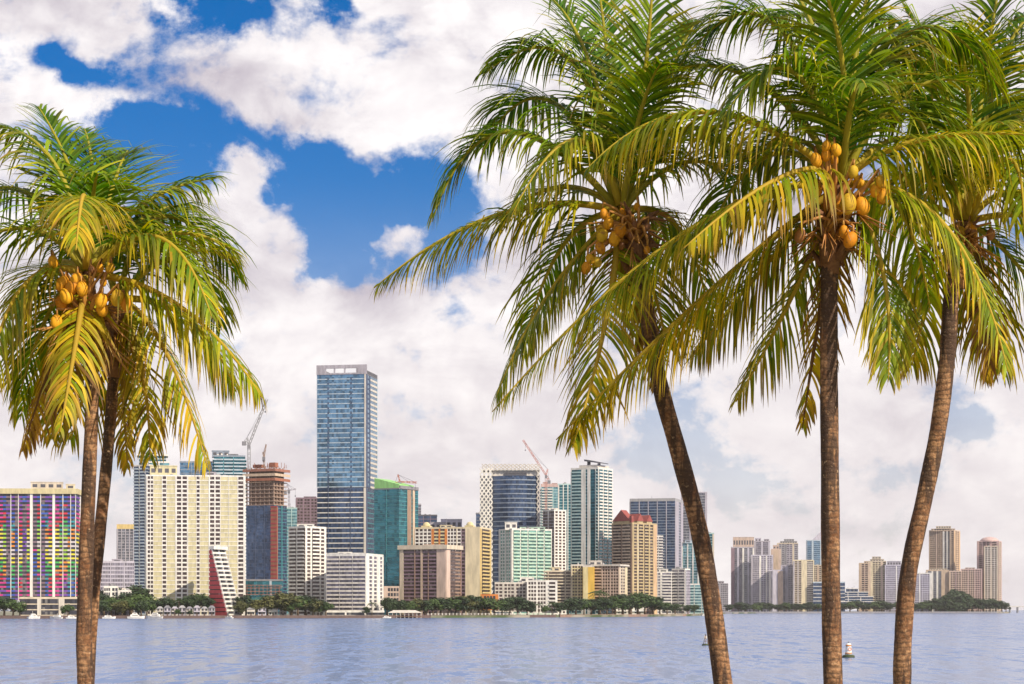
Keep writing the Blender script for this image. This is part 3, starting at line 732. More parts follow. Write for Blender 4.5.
def low_white():
    b = Bld('apartment_block', 'low white block with gridded windows in front of the mint tower', 1790, 557, 'apartment block', span=(495, 557), short='low white gridded block')
    b.block(495, 527, 527, 584, 'w3:2 s.5 w4:3 s.6 w4:3 s.4', 'w3:2', ybase=612, fh=3.3, core='gl_brown', mats=('offwhite', 'white'), roof='offwhite', depth=20)
    b.block(527, 557, 557, 582, 's.5 w4:3 s.5 w4:3 s1.5 b3 s.8', 'w3:2', ybase=613, fh=3.3, core='gl_brown', mats=('white', 'white'), roof='white', D=1782, depth=20)
    b.cap(520, 534, 577, 583, 'white', D=1800)
low_white()
def beige_mid():
    b = Bld('apartment_block', 'long beige mid rise with flat lid roof and an ochre stair strip', 1960, 594, 'apartment block', span=(557, 628), short='long beige block')
    b.block(530, 585, 585, 572, 's1 b5@beige b5@beige s.6 b5@beige b5@beige s.6 b5@beige b6@paleyellow s1', 'w4:4', ybase=606, fh=3.1, core='gl_brown', mats=('beige', 'beige'), roof='beige', D=1975, depth=24)
    b.block(571, 583, 583, 566, 's1 w4:2@paleyellow s.5 w4:2@paleyellow', 'w4:2', ybase=606, fh=3.1, core='gl_brown', mats=('beige', 'beige'), roof='offwhite', D=1968, depth=20)
    b.block(583, 594, 594, 567, 's5@paleyellow s6@ochre', 's1@ochre', fh=3.1, ybase=606, mats=('ochre', 'paleyellow'), roof='offwhite', D=1956, depth=24)
    b.block(594, 619, 627, 566, 'b6@pinktan s.5 w6:3@pinktan s.5 w6:3@pinktan s.4', 's1.5@beige w6:2@beige s2.6@cream', theta=20, fh=3.1, ybase=606, core='gl_brown', mats=('pinktan', 'beige'), roof='offwhite', D=1955, over=2)
    b.cap(547, 560, 567, 572, 'cream', D=1975); b.cap(589, 602, 560.5, 566, 'offwhite', 'lift_house', D=1965)
beige_mid()
def red_roof():
    b = Bld('apartment_tower', 'brown and gold tower topped with pitched red roofs', 2120, 632, theta=40, span=(612, 658), short='red roofed gold tower')
    b.block(612, 632, 657, 524, 's.5@brown b4@tan s.5@brown b4@tan s.5@brown', 's1@gold w3:1@gold s.7@cream b3.5@gold s.8@gold b3.5@gold s.7@gold w3:1@gold s2.6@warmtan', theta=40, fh=3.3, core='gl_brown', mats=('brown', 'gold'), roof='gold')
    r = b.last; W, Dp, z = r['W'], r['Dp'], r['z1'] + .5
    def gable(x0, x1, y0, y1, h, along):
        m = MB(); v = m.v
        if along == 'x': v += [(x0, y0, z + 3), (x1, y0, z + 3), (x1, y1, z + 3), (x0, y1, z + 3), (x0, (y0 + y1) / 2, z + 3 + h), (x1, (y0 + y1) / 2, z + 3 + h)]; fs = ((0, 1, 5, 4), (2, 3, 4, 5), (1, 2, 5), (3, 0, 4), (3, 2, 1, 0))
        else: v += [(x0, y0, z + 3), (x1, y0, z + 3), (x1, y1, z + 3), (x0, y1, z + 3), ((x0 + x1) / 2, y0, z + 3 + h), ((x0 + x1) / 2, y1, z + 3 + h)]; fs = ((0, 1, 4), (1, 2, 5, 4), (2, 3, 5), (3, 0, 4, 5), (3, 2, 1, 0))
        for f in fs: m.face(f)
        b.part('roof', m, MATS['redroof'], r)
        w = MB(); w.box(x0 + .6, x1 - .6, y0 + .6, y1 - .6, z, z + 2.98); b.part('gable_wall', w, MATS['gold'], r)
    gable(-W - .5, -3, .3, 9, 12, 'y'); gable(-W * .5, .6, 8, 19, 8, 'x'); gable(-W * .5, .6, 24, 34, 7, 'x')
    m = MB(); m.box(-4, -1, .5, 4, z, z + 8.5); b.part('chimney', m, MATS['redroof'], r)
red_roof()
b = Bld('office_tower', 'large slate grey glass slab tower behind the red roofed gold tower', 2700, 675, theta=10, span=(630, 683), short='slate grey slab tower')
b.block(630, 675, 683, 501, 's.4@midgrey g4@bluegrey s.4@lavgrey g4@bluegrey s.4@lavgrey g4@bluegrey s.4@lavgrey g4@bluegrey s.4@lavgrey g4@bluegrey', 's3@lavgrey g2@lavgrey s2@lavgrey', theta=10, fh=3.8, core='gl_navy', mats=('bluegrey', 'midgrey'), roof='grey', parapet=4, W=62)
b = Bld('office_tower', 'tall plain pale grey slab tower rising behind the leaning palm trunk', 2900, 707, span=(682, 707), short='pale grey slab tower')
b.block(681, 707, 707, 493, 's1 g3@grey s.7 g3@grey s.7 g3@grey s1', 'g3@grey', core='gl_grey', mats=('lavgrey', 'grey'), roof='lavgrey', fh=4)
b = Bld('condo_tower', 'thin white tower edge right of the red roofed gold tower', 2330, 663, span=(655, 663), short='thin white tower')
b.block(653, 663, 663, 537, 's.5 b3 s.5 b3', 'b3', core='gl_lav', mats=('white', 'white'), roof='white')
def white_round():
    b = Bld('apartment_block', 'white mid rise of two rounded balcony fronts left of the pale glass towers', 2160, 672, 'apartment block', span=(657, 687), short='white rounded block')
    b.block(655, 672, 672, 573, 'w3:2 s1 b5 s.4', 'b3', core='gl_lav', mats=('white', 'white'), roof='white', fh=3.1, depth=20)
    b.block(672, 685, 690, 570, 'b5 s.4 b5 s.3', 's1@grey w4:3@lavgrey', theta=30, core='gl_lav', mats=('white', 'white'), roof='white', fh=3.1, D=2168)
    b.cap(659, 668, 569, 573, 'white')
white_round()
b = Bld('condo_tower', 'pale teal and white pin striped tower left of the leaning trunk', 2450, 706, theta=10, span=(682, 706), short='pale pin striped tower')
b.block(682, 703, 709, 543, 's.6@white g3@paleblue s.8@white g3@paleblue s.8@white g3@paleblue s.8@white g3@paleblue', 's1@white g3@paleteal', theta=15, core='gl_cyan', mats=('paleblue', 'white'), roof='white', fh=3.3)
b.cap(685, 697, 540.5, 543, 'paleblue')
b.block(687, 709, 709, 585, 'b4@paleteal s.4 b4@paleteal s.4 b4@paleteal', 'b3', core='gl_cyan', mats=('white', 'paleteal'), roof='white', D=2400, fh=3.3, corename='podium', roofname='podium_roof')
b = Bld('condo_tower', 'teal and gold striped tower just right of the leaning palm trunk', 2600, 714, span=(706, 714), short='teal gold tower')
b.block(698, 714, 714, 534, 's.6 g4@paleteal s.6 g4@paleteal s1@beige', 'g3@paleteal', core='gl_teal', mats=('paleteal', 'beige'), roof='paleteal', fh=3.4)
b = Bld('apartment_block', 'small distant pale grey block in the gap right of the leaning trunk', 4300, 728, 'apartment block', span=(714, 729), short='distant grey block')
b.block(711, 728, 728, 584, 's.5 w4:4 s.5 w4:4', 'w3:3', core='gl_grey', mats=('lavgrey', 'lavgrey'), roof='lavgrey', fh=4.5)
b.cap(716, 724, 581, 584, 'lavgrey')

# the far group, on the island to the right
FD = 4000
def far(name, label, px0, px1, ytop, spec, side, D, mats, core='gl_lav', roof=None, short=None, caps=(), x2=None, th=0.0, cat='tower', fh=4.2, parapet=2.5, depth=34):
    b = Bld(name, label, D, px1, cat, theta=th, span=(px0, x2 or px1), short=short)
    b.block(px0, px1, x2 or px1, ytop, spec, side, theta=th, core=core, mats=mats, roof=roof or mats[0], fh=fh, parapet=parapet, depth=depth)
    for (a, c, t, bs, col) in caps: b.cap(a, c, t, bs, col, depth=20)
    return b
far('condo_tower', 'plum and white striped far tower with square pinkish roof house', 731, 754, 548, 's2@plum g1.6@plum s1@lav g2@plum s1@white g2@lavgrey s1@lav g2@lavgrey s.8@white', 'g3@plum', 4080, ('lavgrey', 'white'), short='plum striped far tower',
    caps=((733, 754, 537, 548, 'pinktan'),), core='gl_grey')
far('condo_tower', 'far mauve tower with notched top behind the lavender white tower', 754, 770, 542, 's1 g3@lavgrey s1@lav g3@lavgrey s1@lav', 'g3@lavgrey', 4180, ('lavgrey', 'lav'), short='mauve notched tower', caps=((755, 761, 538, 542, 'lav'), (764, 769, 539, 542, 'lavgrey')))
far('condo_tower', 'lavender white gridded far tower in the middle of the right hand cluster', 751, 773, 556, 's1@lavgrey w4:3@lavgrey s1@white w3:2@lav s.6@white w3:2@lav s.6', 'w3:3', 4030, ('lav', 'white'), short='lavender gridded tower')
far('condo_tower', 'tan topped far tower with plain upper shaft between lavender towers', 771, 781, 550, 's1.5@pinktan s3@tan s1.5@pinktan', 'w3:3@tan', 4100, ('pinktan', 'tan'), short='tan shaft tower', caps=((773, 779, 545, 550, 'pinktan'),))
far('condo_tower', 'broad grey green far tower with gently arched roof', 777, 798, 544, 's.8 w3:2@grey s1@midgrey w3:2@lavgrey s.8 w2:1@grey', 'w3:3@grey', 4230, ('beige', 'lavgrey'), short='arched roof tower', caps=((780, 797, 541, 544, 'grey'), (784, 794, 539, 541, 'grey')))
far('condo_tower', 'lower plain mauve far tower with blank front beside the dark gap', 769, 783, 571, 's1@midgrey g1@darkgrey s3@lav s3@pinktan', 'w3:3', 3990, ('lav', 'lav'), short='plain mauve tower')
far('condo_tower', 'lavender far tower with dark vertical window strip left of the cream tower', 781, 795, 566, 's.8@lav g1.6@midgrey s1.6@lav w3:2@lavgrey s1@lav', 'w3:3', 4000, ('lavgrey', 'lav'), short='lavender strip tower')
far('condo_tower', 'cream and white far tower with flat pale yellow roof edge', 793, 814, 561, 's1@lavgrey w2:1@beige s.6@lavgrey w2:1@beige s3@cream s.5 w4:3@offwhite s.6', 'w3:3@cream', 3960, ('cream', 'offwhite'), core='gl_brown', short='cream far tower')
far('condo_tower', 'narrow beige far block just left of the straight palm trunk', 812, 824, 566, 'w3:3@beige s1@tan w3:2@beige', 'w3:2@beige', 4120, ('beige', 'beige'), core='gl_brown', short='narrow beige block')
def pointed():
    b = far('office_tower', 'pale blue far tower with lavender pointed roof behind straight trunk', 806, 828, 541, 's.6@bluegrey g2@bluegrey s.8@paleblue g3@paleblue s.6@paleblue g3@paleblue', 'g3@paleblue', 4400, ('paleblue', 'lav'), core='gl_blue', short='pointed blue tower')
    r = b.last; W, z = r['W'], r['z1'] + 2.5; m = MB()
    m.v += [(-W * .72, 2, z), (1, 2, z), (1, 28, z), (-W * .72, 28, z), (-W * .42, 6, z + 14), (-W * .2, 6, z + 24), (-W * .2, 24, z + 24), (-W * .42, 24, z + 14)]
    for f in ((0, 1, 5, 4), (1, 2, 6, 5), (2, 3, 7, 6), (3, 0, 4, 7), (4, 5, 6, 7), (3, 2, 1, 0)): m.face(f)
    b.part('spire_roof', m, MATS['lav'], r)
pointed()
far('apartment_block', 'low blue and white banded far block hugging the straight trunk', 813, 845, 583, 'g6@white s.4 g6@white s.4 g6@white', 'g3', 3940, ('paleblue', 'white'), core='gl_navy', short='blue banded low block', cat='apartment block', fh=7)
def ship():
    b = Bld('hotel_building', 'low white terraced hotel with blue bands stepping down to the right', 3930, 877, 'hotel', span=(838, 878), short='terraced white hotel')
    for i, (a, c, t, bs) in enumerate(((836, 877, 602, 608), (836, 873, 597, 602.2), (838, 868, 592.5, 597.2), (846, 858, 589, 592.7))):
        b.block(a, c, c, t, 'g5@white s.3 g5@white s.3 g5@white', 'g3@white', ybase=bs, core='gl_navy', mats=('white', 'white'), roof='white', depth=40 - 6 * i, fh=5, over=1.5, D=3930 + i * 4)
ship()
far('condo_tower', 'rear tan tower edge left of the cream banded island tower', 859, 875, 564, 's1@tan w3:2@pinktan s1@tan w2:1@tan', 'w3:3@tan', 4090, ('tan', 'pinktan'), core='gl_brown', short='tan rear tower', caps=((864, 874, 561, 564, 'tan'),))
far('condo_tower', 'cream banded island tower with rounded cap left of the curved trunk', 868, 886, 562, 's1.6@tan s1@cream w5:3@cream s1@pinktan w2:1@cream', 'w3:2@tan', 3990, ('beige', 'cream'), core='gl_brown', x2=None, short='cream banded island tower', caps=((870, 884, 559, 562, 'beige'), (872, 881, 556.5, 559, 'beige')))
far('condo_tower', 'lavender window grid tower half hidden by the curved palm trunk', 885, 908, 566, 's.5 w6:5@lav s.5@white w6:5@lav s.6', 'w3:3@lav', 3970, ('lav', 'white'), core='gl_lav', short='lavender island tower', caps=((887, 901, 561, 566, 'lavgrey'),))
far('apartment_block', 'lower lavender and white gridded block right of the curved trunk', 907, 932, 574, 's.4 w6:5@lav s.5@white w5:4@lav s1.2@white', 'w3:3@offwhite', 3960, ('white', 'lav'), core='gl_lav', short='lavender white block', cat='apartment block')
far('apartment_block', 'tan block with slim white column left of the long terracotta blocks', 926, 949, 571, 's.8@beige g1.6@darkgrey s.8@white g1.4@midgrey s.8@white g1.4@darkgrey s3.4@tan', 'w3:3@tan', 4050, ('tan', 'white'), core='gl_grey', short='tan columned block', cat='apartment block', caps=((930, 947, 568.5, 571, 'beige'),))
far('apartment_block', 'terracotta tan block of gridded windows left of the pinker one', 949, 962, 572, 's.8@tan w3:2@pinktan s.6@plum w3:2@pinktan s.5', 'w3:3@tan', 4040, ('pinktan', 'tan'), core='gl_brown', short='terracotta tan block', cat='apartment block')
far('apartment_block', 'pinkish gridded block joining the pink rounded tower', 961, 982, 570, 's.4 w4:3@pinktan s.4 w4:3@pinktan s.4 w4:3@pink s.4', 'w3:3@pink', 4035, ('pink', 'pinktan'), core='gl_brown', short='pink gridded block', cat='apartment block', caps=((965, 975, 567.5, 570, 'pinktan'),))
far('condo_tower', 'tall tan island tower with rounded crown and right flank painted sunlit orange', 929, 954, 531, 's.6 w4:3@tan s.6@pinktan w4:3@tan s1@white g1.4@paleblue s.8@white g1.4@paleblue s.8 w2:1@tan', 's.7@warmtan w3:2@warmtan s.7@warmtan', 4150, ('tan', 'warmtan'), core='gl_brown', x2=960, th=14, short='tall tan island tower',  # right side painted a warmer tan for the sun falling on it
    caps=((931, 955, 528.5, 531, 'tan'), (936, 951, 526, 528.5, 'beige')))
def pinktower():
    b = far('condo_tower', 'tall pink tower with rounded pink crown, rightmost of the skyline', 977, 999, 542, 's.5 w4:3@pink s.5 w2:1@pink s.6', 's.6@tan w3:2@tan s.6', 4070, ('pink', 'pinktan'), core='gl_brown', x2=1001.5, th=9, short='pink rounded tower')
    r = b.last; m = MB(); W = r['W']; m.tube([(-W * .5, 16, r['z1']), (-W * .5, 16, r['z1'] + 5), (-W * .5, 16, r['z1'] + 9), (-W * .5, 16, r['z1'] + 11)], [W * .46, W * .42, W * .3, W * .1], 16)
    b.part('crown', m, MATS['pink'], r)
    b.block(984, 998, 998, 547, 's.5 w3:2@offwhite s.5 w3:2@offwhite s.5', 'w3:2@beige', D=4055, core='gl_brown', mats=('beige', 'offwhite'), roof='beige', fh=4.2, depth=10)
pinktower()

# ------------------------------------------------------------------ waterfront details
def bridge():
    a = P(1006, 606.5, 4700); b_ = P(1075, 606.5, 4700)
    t = thing('road_bridge', 'low pale bridge on piers crossing the water at far right', 'bridge', (a.x, a.y, 0))
    L = b_.x - a.x; z = a.z
    m = MB(); m.box(0, L, -6, 6, z - 1.6, z); m.build('deck', MATS['offwhite'], t)
    m = MB(); m.box(0, L, -6.3, -5.9, z, z + 1.1); m.build('parapet', MATS['white'], t)
    n = 9; pm = MB(); pm.box(-1.2, 1.2, -5, 5, -3, z - 1.61); me = pm.mesh('bridge_pier', MATS['grey'])
    for i in range(n): link('bridge_pier', me, t, ((i + .5) * L / n, 0, 0))
bridge()

def seawall(name, label, p0, p1, step, h, col, w=1.2):
    pts = []
    px = p0
    while px <= p1: pts.append(G(px, shoreD(px) - .6)); px += step
    m = MB(); o = pts[0]
    for a, c in zip(pts, pts[1:]):
        b = len(m.v)
        for p in (a, c): 
            q = p - o; m.v += [(q.x, q.y - w, -1), (q.x, q.y, -1), (q.x, q.y, h), (q.x, q.y - w, h)]
        for f in ((0, 4, 7, 3), (3, 7, 6, 2), (1, 2, 6, 5), (0, 3, 2, 1), (4, 5, 6, 7)): m.face(tuple(b + i for i in f))
    tag(m.build(name, MATS[col], None, (o.x, o.y, 0)), label, 'seawall')
seawall('seawall', 'low stone seawall with painted-in dark shadow along the near shore below the tall towers', -200, 560, 12, 2.3, 'darkbrown')  # dark brown colour paints in the shadow line above the water
seawall('seawall', 'pale brown seawall edging the shore right of the beige block', 560, 716, 6, 2.4, 'brown')
seawall('seawall', 'long grey seawall of the far island at right', 724, 1008, 8, 3.6, 'midgrey')
def railing():
    pts = [G(px, shoreD(px) + 1.2, 2.0) for px in [428 + i * 3.6 for i in range(38)]]
    t = thing('promenade_railing', 'white posted promenade railing on the seawall under the brown slab', 'railing', pts[0])
    pm = MB(); pm.box(-.35, .35, -.35, .35, 0, 1.6); pm.box(-.5, .5, -.5, .5, 1.6, 1.9); me = pm.mesh('post', MATS['white'])
    for p in pts: link('post', me, t, p - pts[0])
    m = MB()
    for a, c in zip(pts, pts[1:]): m.bar(a - pts[0] + Vector((0, 0, 1.2)), c - pts[0] + Vector((0, 0, 1.2)), .25)
    m.build('rail', MATS['offwhite'], t)
railing()

def boat(px, label, L, D=None, yaw=0.0, kind=0):
    D = D or shoreD(px) - 9
    t = thing('motor_yacht', label, 'boat', G(px, D, 0), yaw, 'boats moored along the far shore')
    m = MB(); L *= .78; B = L * .26; H = L * .12
    sec = [(-.5, .80, 1.0), (-.25, 1, 1.0), (.1, 1, 1.05), (.32, .7, 1.18), (.5, .03, 1.35)]
    for x, w, h in sec: m.v += [(x * L, -w * B / 2, h * H), (x * L * .94, -w * B * .32, -.4), (x * L * .94, w * B * .32, -.4), (x * L, w * B / 2, h * H)]
    for i in range(len(sec) - 1):
        a = i * 4; c = a + 4
        for q in range(3): m.face((a + q, c + q, c + q + 1, a + q + 1))
        m.face((a + 3, c + 3, c, a))
    m.face((0, 1, 2, 3)); m.face((19, 18, 17, 16))
    m.build('hull', MATS['white'], t)
    def house(x0, x1, z0, z1, w, nm):
        m = MB(); r = (x1 - x0) * .22; b = 0
        m.v += [(x0, -w, z0), (x1, -w, z0), (x1, w, z0), (x0, w, z0), (x0 + r * .3, -w * .85, z1), (x1 - r, -w * .85, z1), (x1 - r, w * .85, z1), (x0 + r * .3, w * .85, z1)]
        for f in ((4, 5, 6, 7), (0, 1, 5, 4), (1, 2, 6, 5), (2, 3, 7, 6), (3, 0, 4, 7)): m.face(f)
        o = m.build(nm, MATS['white'], t)
        g = MB(); zz = (z0 + z1) / 2; g.box(x0 + r, x1 - r * 1.1, -w * .96, w * .96, zz - (z1 - z0) * .12, zz + (z1 - z0) * .2); g.build('cabin_window', MATS['gl_dark'], o)
    house(-.34 * L, .24 * L, H, H * 2.0, B * .38, 'cabin')
    if kind == 0: house(-.22 * L, .10 * L, H * 2.0, H * 2.75, B * .3, 'flybridge')
    m = MB(); m.bar((-.08 * L, 0, H * 2), (-.12 * L, 0, H * (4.2 if kind == 0 else 3)), .3); m.build('mast', MATS['offwhite'], t)
boat(34, 'white cabin cruiser moored before the rainbow tower', 15, yaw=.9)
boat(56, 'long white motor yacht moored right of the cruiser under the rainbow tower', 14, yaw=2.8, kind=1)
boat(72, 'white motorboat with low cabin tucked left of the left palm trunk', 12, yaw=.3, kind=1)
boat(109, 'low white open motorboat right of the twin palm trunks', 13, yaw=.1, kind=1)
boat(136, 'white motor yacht with upper deck among trees left of the cream slab', 17, yaw=.2)
boat(154, 'white yacht moored just below the left edge of the cream slab', 18, yaw=2.9)
boat(229, 'small white boat below the red stepped building', 10, yaw=2.6, kind=1)
boat(387, 'small white boat beside the long shade roof pavilion', 9, yaw=.2, kind=1)
boat(706, 'tiny white boat moored before the pale pin striped tower', 14, D=2230, yaw=.4, kind=1)

def house(px, w, label, h=6.5, D=None, col='white', roof='white', gable=True):
    D = D or shoreD(px) + 22
    t = thing('town_house', label, 'house', G(px, D, 2.0), -math.atan((px - 512) / F), 'low houses along the shore')
    W = w * D / F; m = MB(); m.box(-W / 2, W / 2, 0, 9, 0, h); m.build('wall', MATS[col], t)
    m = MB()
    if gable:
        m.v += [(-W / 2 - .4, -.5, h), (W / 2 + .4, -.5, h), (W / 2 + .4, 9.5, h), (-W / 2 - .4, 9.5, h), (-W * .2, 4.5, h + 1.9), (W * .2, 4.5, h + 1.9)]
        for f in ((0, 1, 5, 4), (1, 2, 5), (2, 3, 4, 5), (3, 0, 4), (3, 2, 1, 0)): m.face(f)
    else: m.box(-W / 2 - .4, W / 2 + .4, -.5, 9.5, h, h + .6)
    m.build('roof', MATS[roof], t)
    wm = MB(); wm.box(-.75, .75, -.06, .1, 0, 1.9); wme = wm.mesh('window', MATS['gl_dark'])
    for i in range(2):
        for z in ((1.0, 3.9) if h > 5 else (1.0,)):
            link('window', wme, t, ((i - .5) * W * .55, 0, z))
    m = MB(); m.box(-.6, .6, -.08, .1, .05, 2.5); m.build('door', MATS['darkbrown'], t)
    m = MB(); m.box(-W / 2, W / 2, -1.6, -.05, 3.0, 3.25); m.build('balcony', MATS[roof], t)
names = ['first', 'second', 'third', 'fourth', 'fifth', 'sixth', 'seventh', 'eighth', 'ninth', 'tenth', 'eleventh', 'twelfth', 'thirteenth', 'fourteenth', 'fifteenth', 'sixteenth']
for i in range(8):
    house(160 + i * 7.4, 6.4, 'pale two storey waterfront house, %s from left in the row below cream slab' % names[i], h=5.4 + .8 * (i % 2), col=('offwhite', 'lav', 'offwhite', 'lavgrey')[i % 4], roof=('grey', 'midgrey', 'lavgrey')[i % 3])
for i, (px, w) in enumerate(((251, 8), (262, 8), (273, 10), (283, 7))):
    house(px, w, 'low pale house under trees, %s from left below the unfinished tower' % names[i], h=5 + (i % 2), col=('offwhite', 'lav', 'white', 'offwhite')[i], roof=('grey', 'lavgrey', 'white', 'grey')[i])
house(640, 16, 'white house with pale blue roof before the red roofed gold tower', h=15, D=2050, roof='paleblue')
house(622, 12, 'small white hip roofed house in trees left of the pale blue roof', h=14, D=2040)
house(318, 15, 'long low white pavilion at the left foot of white waterfront block', h=3.4, D=1608, gable=False)
house(650, 8, 'small pinkish house beside the red roofed gold tower foot', h=9, D=2030, col='pinktan', roof='redroof')
def pavilion():
    px = 405; D = shoreD(px) - 4
    t = thing('pier_pavilion', 'long open sided pier pavilion with pale roof left of the promenade railing', 'pavilion', G(px, D, 0))
    W = 34 * D / F
    m = MB(); m.box(-W / 2, W / 2, -4, 8, 1.0, 1.5); m.build('deck', MATS['wood'], t)
    m = MB(); m.v += [(-W / 2, -4.4, 4.2), (W / 2, -4.4, 4.2), (W / 2, 8, 4.2), (-W / 2, 8, 4.2), (-W * .34, 1, 6.4), (W * .3, 1, 6.4)]
    for f in ((0, 1, 5, 4), (1, 2, 5), (2, 3, 4, 5), (3, 0, 4), (3, 2, 1, 0)): m.face(f)
    m.build('roof', MATS['offwhite'], t)
    pm = MB(); pm.box(-.2, .2, -.2, .2, -2, 4.2); me = pm.mesh('post', MATS['offwhite'])
    for i in range(9): link('post', me, t, (-W / 2 + .6 + i * (W - 1.2) / 8, -3.8, 0))
pavilion()

def buoy(px, py, label, red=True):
    D = EYE * F / (py - HOR); t = thing('channel_buoy', label, 'buoy', G(px, D, 0), .3)
    m = MB(); m.tube([(0, 0, -.3), (0, 0, .06), (0, 0, .26), (0, 0, .34)], [.62, .72, .66, .3], 20); m.build('float', MATS['algae'], t)
    if red:
        m = MB(); m.tube([(0, 0, .34), (0, 0, .55), (0, 0, 1.25), (0, 0, 1.55), (0, 0, 1.66)], [.42, .36, .32, .28, .1], 16); o = m.build('body', MATS['white'], t)
        m = MB(); m.tube([(0, 0, .44), (0, 0, .56)], [.405, .385], 16); m.tube([(0, 0, 1.3), (0, 0, 1.44)], [.34, .32], 16); m.build('stripe', MATS['orange'], o)
        # the hazard diamond panel
        m = MB()
        d = [(0, .95 + .26), (.26, .95), (0, .95 - .26), (-.26, .95)]; e = [(0, .95 + .16), (.16, .95), (0, .95 - .16), (-.16, .95)]
        for x, z in d + e: m.v.append((x, -.37, z))
        for i in range(4): j = (i + 1) % 4; m.face((i, j, 4 + j, 4 + i))
        m.build('diamond_mark', MATS['buoyred'], o)
        m = MB(); m.tube([(0, 0, 1.66), (0, 0, 1.8)], .07, 8); m.build('lantern', MATS['darkgrey'], t)
    else:
        m = MB()
        for a in range(3): m.bar((.5 * math.cos(a * 2.1), .5 * math.sin(a * 2.1), .3), (.12 * math.cos(a * 2.1), .12 * math.sin(a * 2.1), 1.9), .1)
        for z in (.8, 1.3): m.tube([(0, 0, z), (0, 0, z + .08)], .42 - (z - .3) * .22, 10)
        m.build('frame', MATS['wood'], t)
        m = MB(); m.box(-.3, .3, -.05, .05, 1.3, 1.9); m.build('panel', MATS['offwhite'], t)
        m = MB(); m.tube([(0, 0, 1.9), (0, 0, 2.2)], .1, 8); m.build('lantern', MATS['darkgrey'], t)
buoy(848.5, 657.5, 'white and orange buoy on a dark green float right of straight trunk')
buoy(705.5, 645.5, 'small frame topped buoy afloat left of the leaning palm trunk', False)
for o in COL.objects:
    if o.get('category') == 'buoy': o.scale = (1.2,) * 3 if 'white and orange' in o['label'] else (.95,) * 3

# ------------------------------------------------------------------ trees along the far shore
def leaf_mat(key, c1, c2, transl=0.25):
    m, nt, p = new_mat(key)
    oi = nt.nodes.new('ShaderNodeObjectInfo'); tc = nt.nodes.new('ShaderNodeTexCoord')
    n = noise(nt, tc.outputs['Object'], .35, 3, .6)
    f = (n.step(.35, .65) * .6 + X(nt, oi.outputs['Random']) * .4)
    nt.links.new(mixc(nt, f, c1, c2), p.inputs['Base Color']); p.inputs['Roughness'].default_value = .65
    MATS[key] = m
leaf_mat('leaf_dark', (.012, .034, .010), (.030, .060, .014)); leaf_mat('leaf_mid', (.024, .060, .010), (.060, .105, .016)); leaf_mat('leaf_olive', (.06, .07, .016), (.12, .12, .03))
def tree_parts(kind, seed):
    q = random.Random(seed); H = 10.0
    t = MB(); t.tube([(0, 0, -.3), (.1, 0, H * .2), (-.1, .1, H * .42), (0, 0, H * .7)], [.38, .3, .22, .1], 7)
    lobes = []
    if kind == 'broad':
        for i in range(11):
            a = q.uniform(0, 6.28); d = q.uniform(.5, 3.3); z = H * q.uniform(.36, .84); lobes.append((Vector((d * math.cos(a), d * math.sin(a) * .8, z)), q.uniform(1.3, 2.2)))
        lobes.append((Vector((0, 0, H * .8)), 2.0))
    else:      # casuarina: tall ragged cone
        for i in range(14):
            z = H * (.15 + .8 * i / 14); r = 2.9 * (1 - (z / H) ** 1.6) + .3; a = q.uniform(0, 6.28); lobes.append((Vector((r * .55 * math.cos(a), r * .5 * math.sin(a), z)), .7 + r * .42))
    for c, r in lobes[::2]: t.tube([(0, 0, H * .3), tuple(c * .5 + Vector((0, 0, H * .22))), tuple(c)], [.16, .11, .05], 5)
    m = MB()
    for c, r in lobes:
        for i in range(int(75 * r)):
            d = Vector((q.gauss(0, 1), q.gauss(0, 1), q.gauss(0, 1))).normalized()
            p = c + d * r * (q.random() ** .4); s_ = q.uniform(.22, .50)
            n = (d + Vector((q.gauss(0, .5), q.gauss(0, .5), q.gauss(.3, .5)))).normalized(); u = n.orthogonal().normalized(); v = n.cross(u)
            a = q.uniform(0, 6.28); u, v = u * math.cos(a) + v * math.sin(a), v * math.cos(a) - u * math.sin(a)
            b = len(m.v); m.v += [tuple(p - u * s_), tuple(p + v * s_ * .7), tuple(p + u * s_ * 1.2), tuple(p - v * s_ * .7)]; m.face((b, b + 1, b + 2, b + 3))
    return t, m
TREES = {}
wall_mat('bark', (.13, .09, .06))
for nm, kind, mat, seed in (('b0', 'broad', 'leaf_dark', 1), ('b1', 'broad', 'leaf_mid', 2), ('b2', 'broad', 'leaf_olive', 3), ('b3', 'broad', 'leaf_dark', 4), ('c0', 'cone', 'leaf_dark', 5)):
    t, m = tree_parts(kind, seed); TREES[nm] = (t.mesh('trunk', MATS['bark']), m.mesh('crown', MATS[mat]))
def shore_palm_mesh():
    q = random.Random(11); t = MB(); t.tube([(0, 0, -.3), (.2, 0, 4), (.1, 0, 8)], [.26, .18, .15], 7); m = MB()
    for i in range(16):
        a = i * 2.4; e = q.uniform(-.3, 1.1); L = q.uniform(2.6, 3.4); d = Vector((math.cos(a) * math.cos(e), math.sin(a) * math.cos(e), math.sin(e))); s_ = d.cross(Vector((0, 0, 1))).normalized(); o = Vector((.1, 0, 8))
        pr = None
        for k in range(8):
            u = k / 7; p = o + d * L * u + Vector((0, 0, -1.9 * u * u)); w = .75 * math.sin(math.pi * (u * .85 + .12))
            for sg in (-1, 1):
                b = len(m.v); e2 = p + d * .25 + s_ * sg * w + Vector((0, 0, -w * .9)); m.v += [tuple(p), tuple(p + d * .22), tuple(e2)]; m.face((b, b + 1, b + 2))
            if pr is not None: m.bar(pr, p, .1)
            pr = p
    return t.mesh('trunk', MATS['bark']), m.mesh('crown', MATS['leaf_mid'])
TREES['p0'] = shore_palm_mesh()
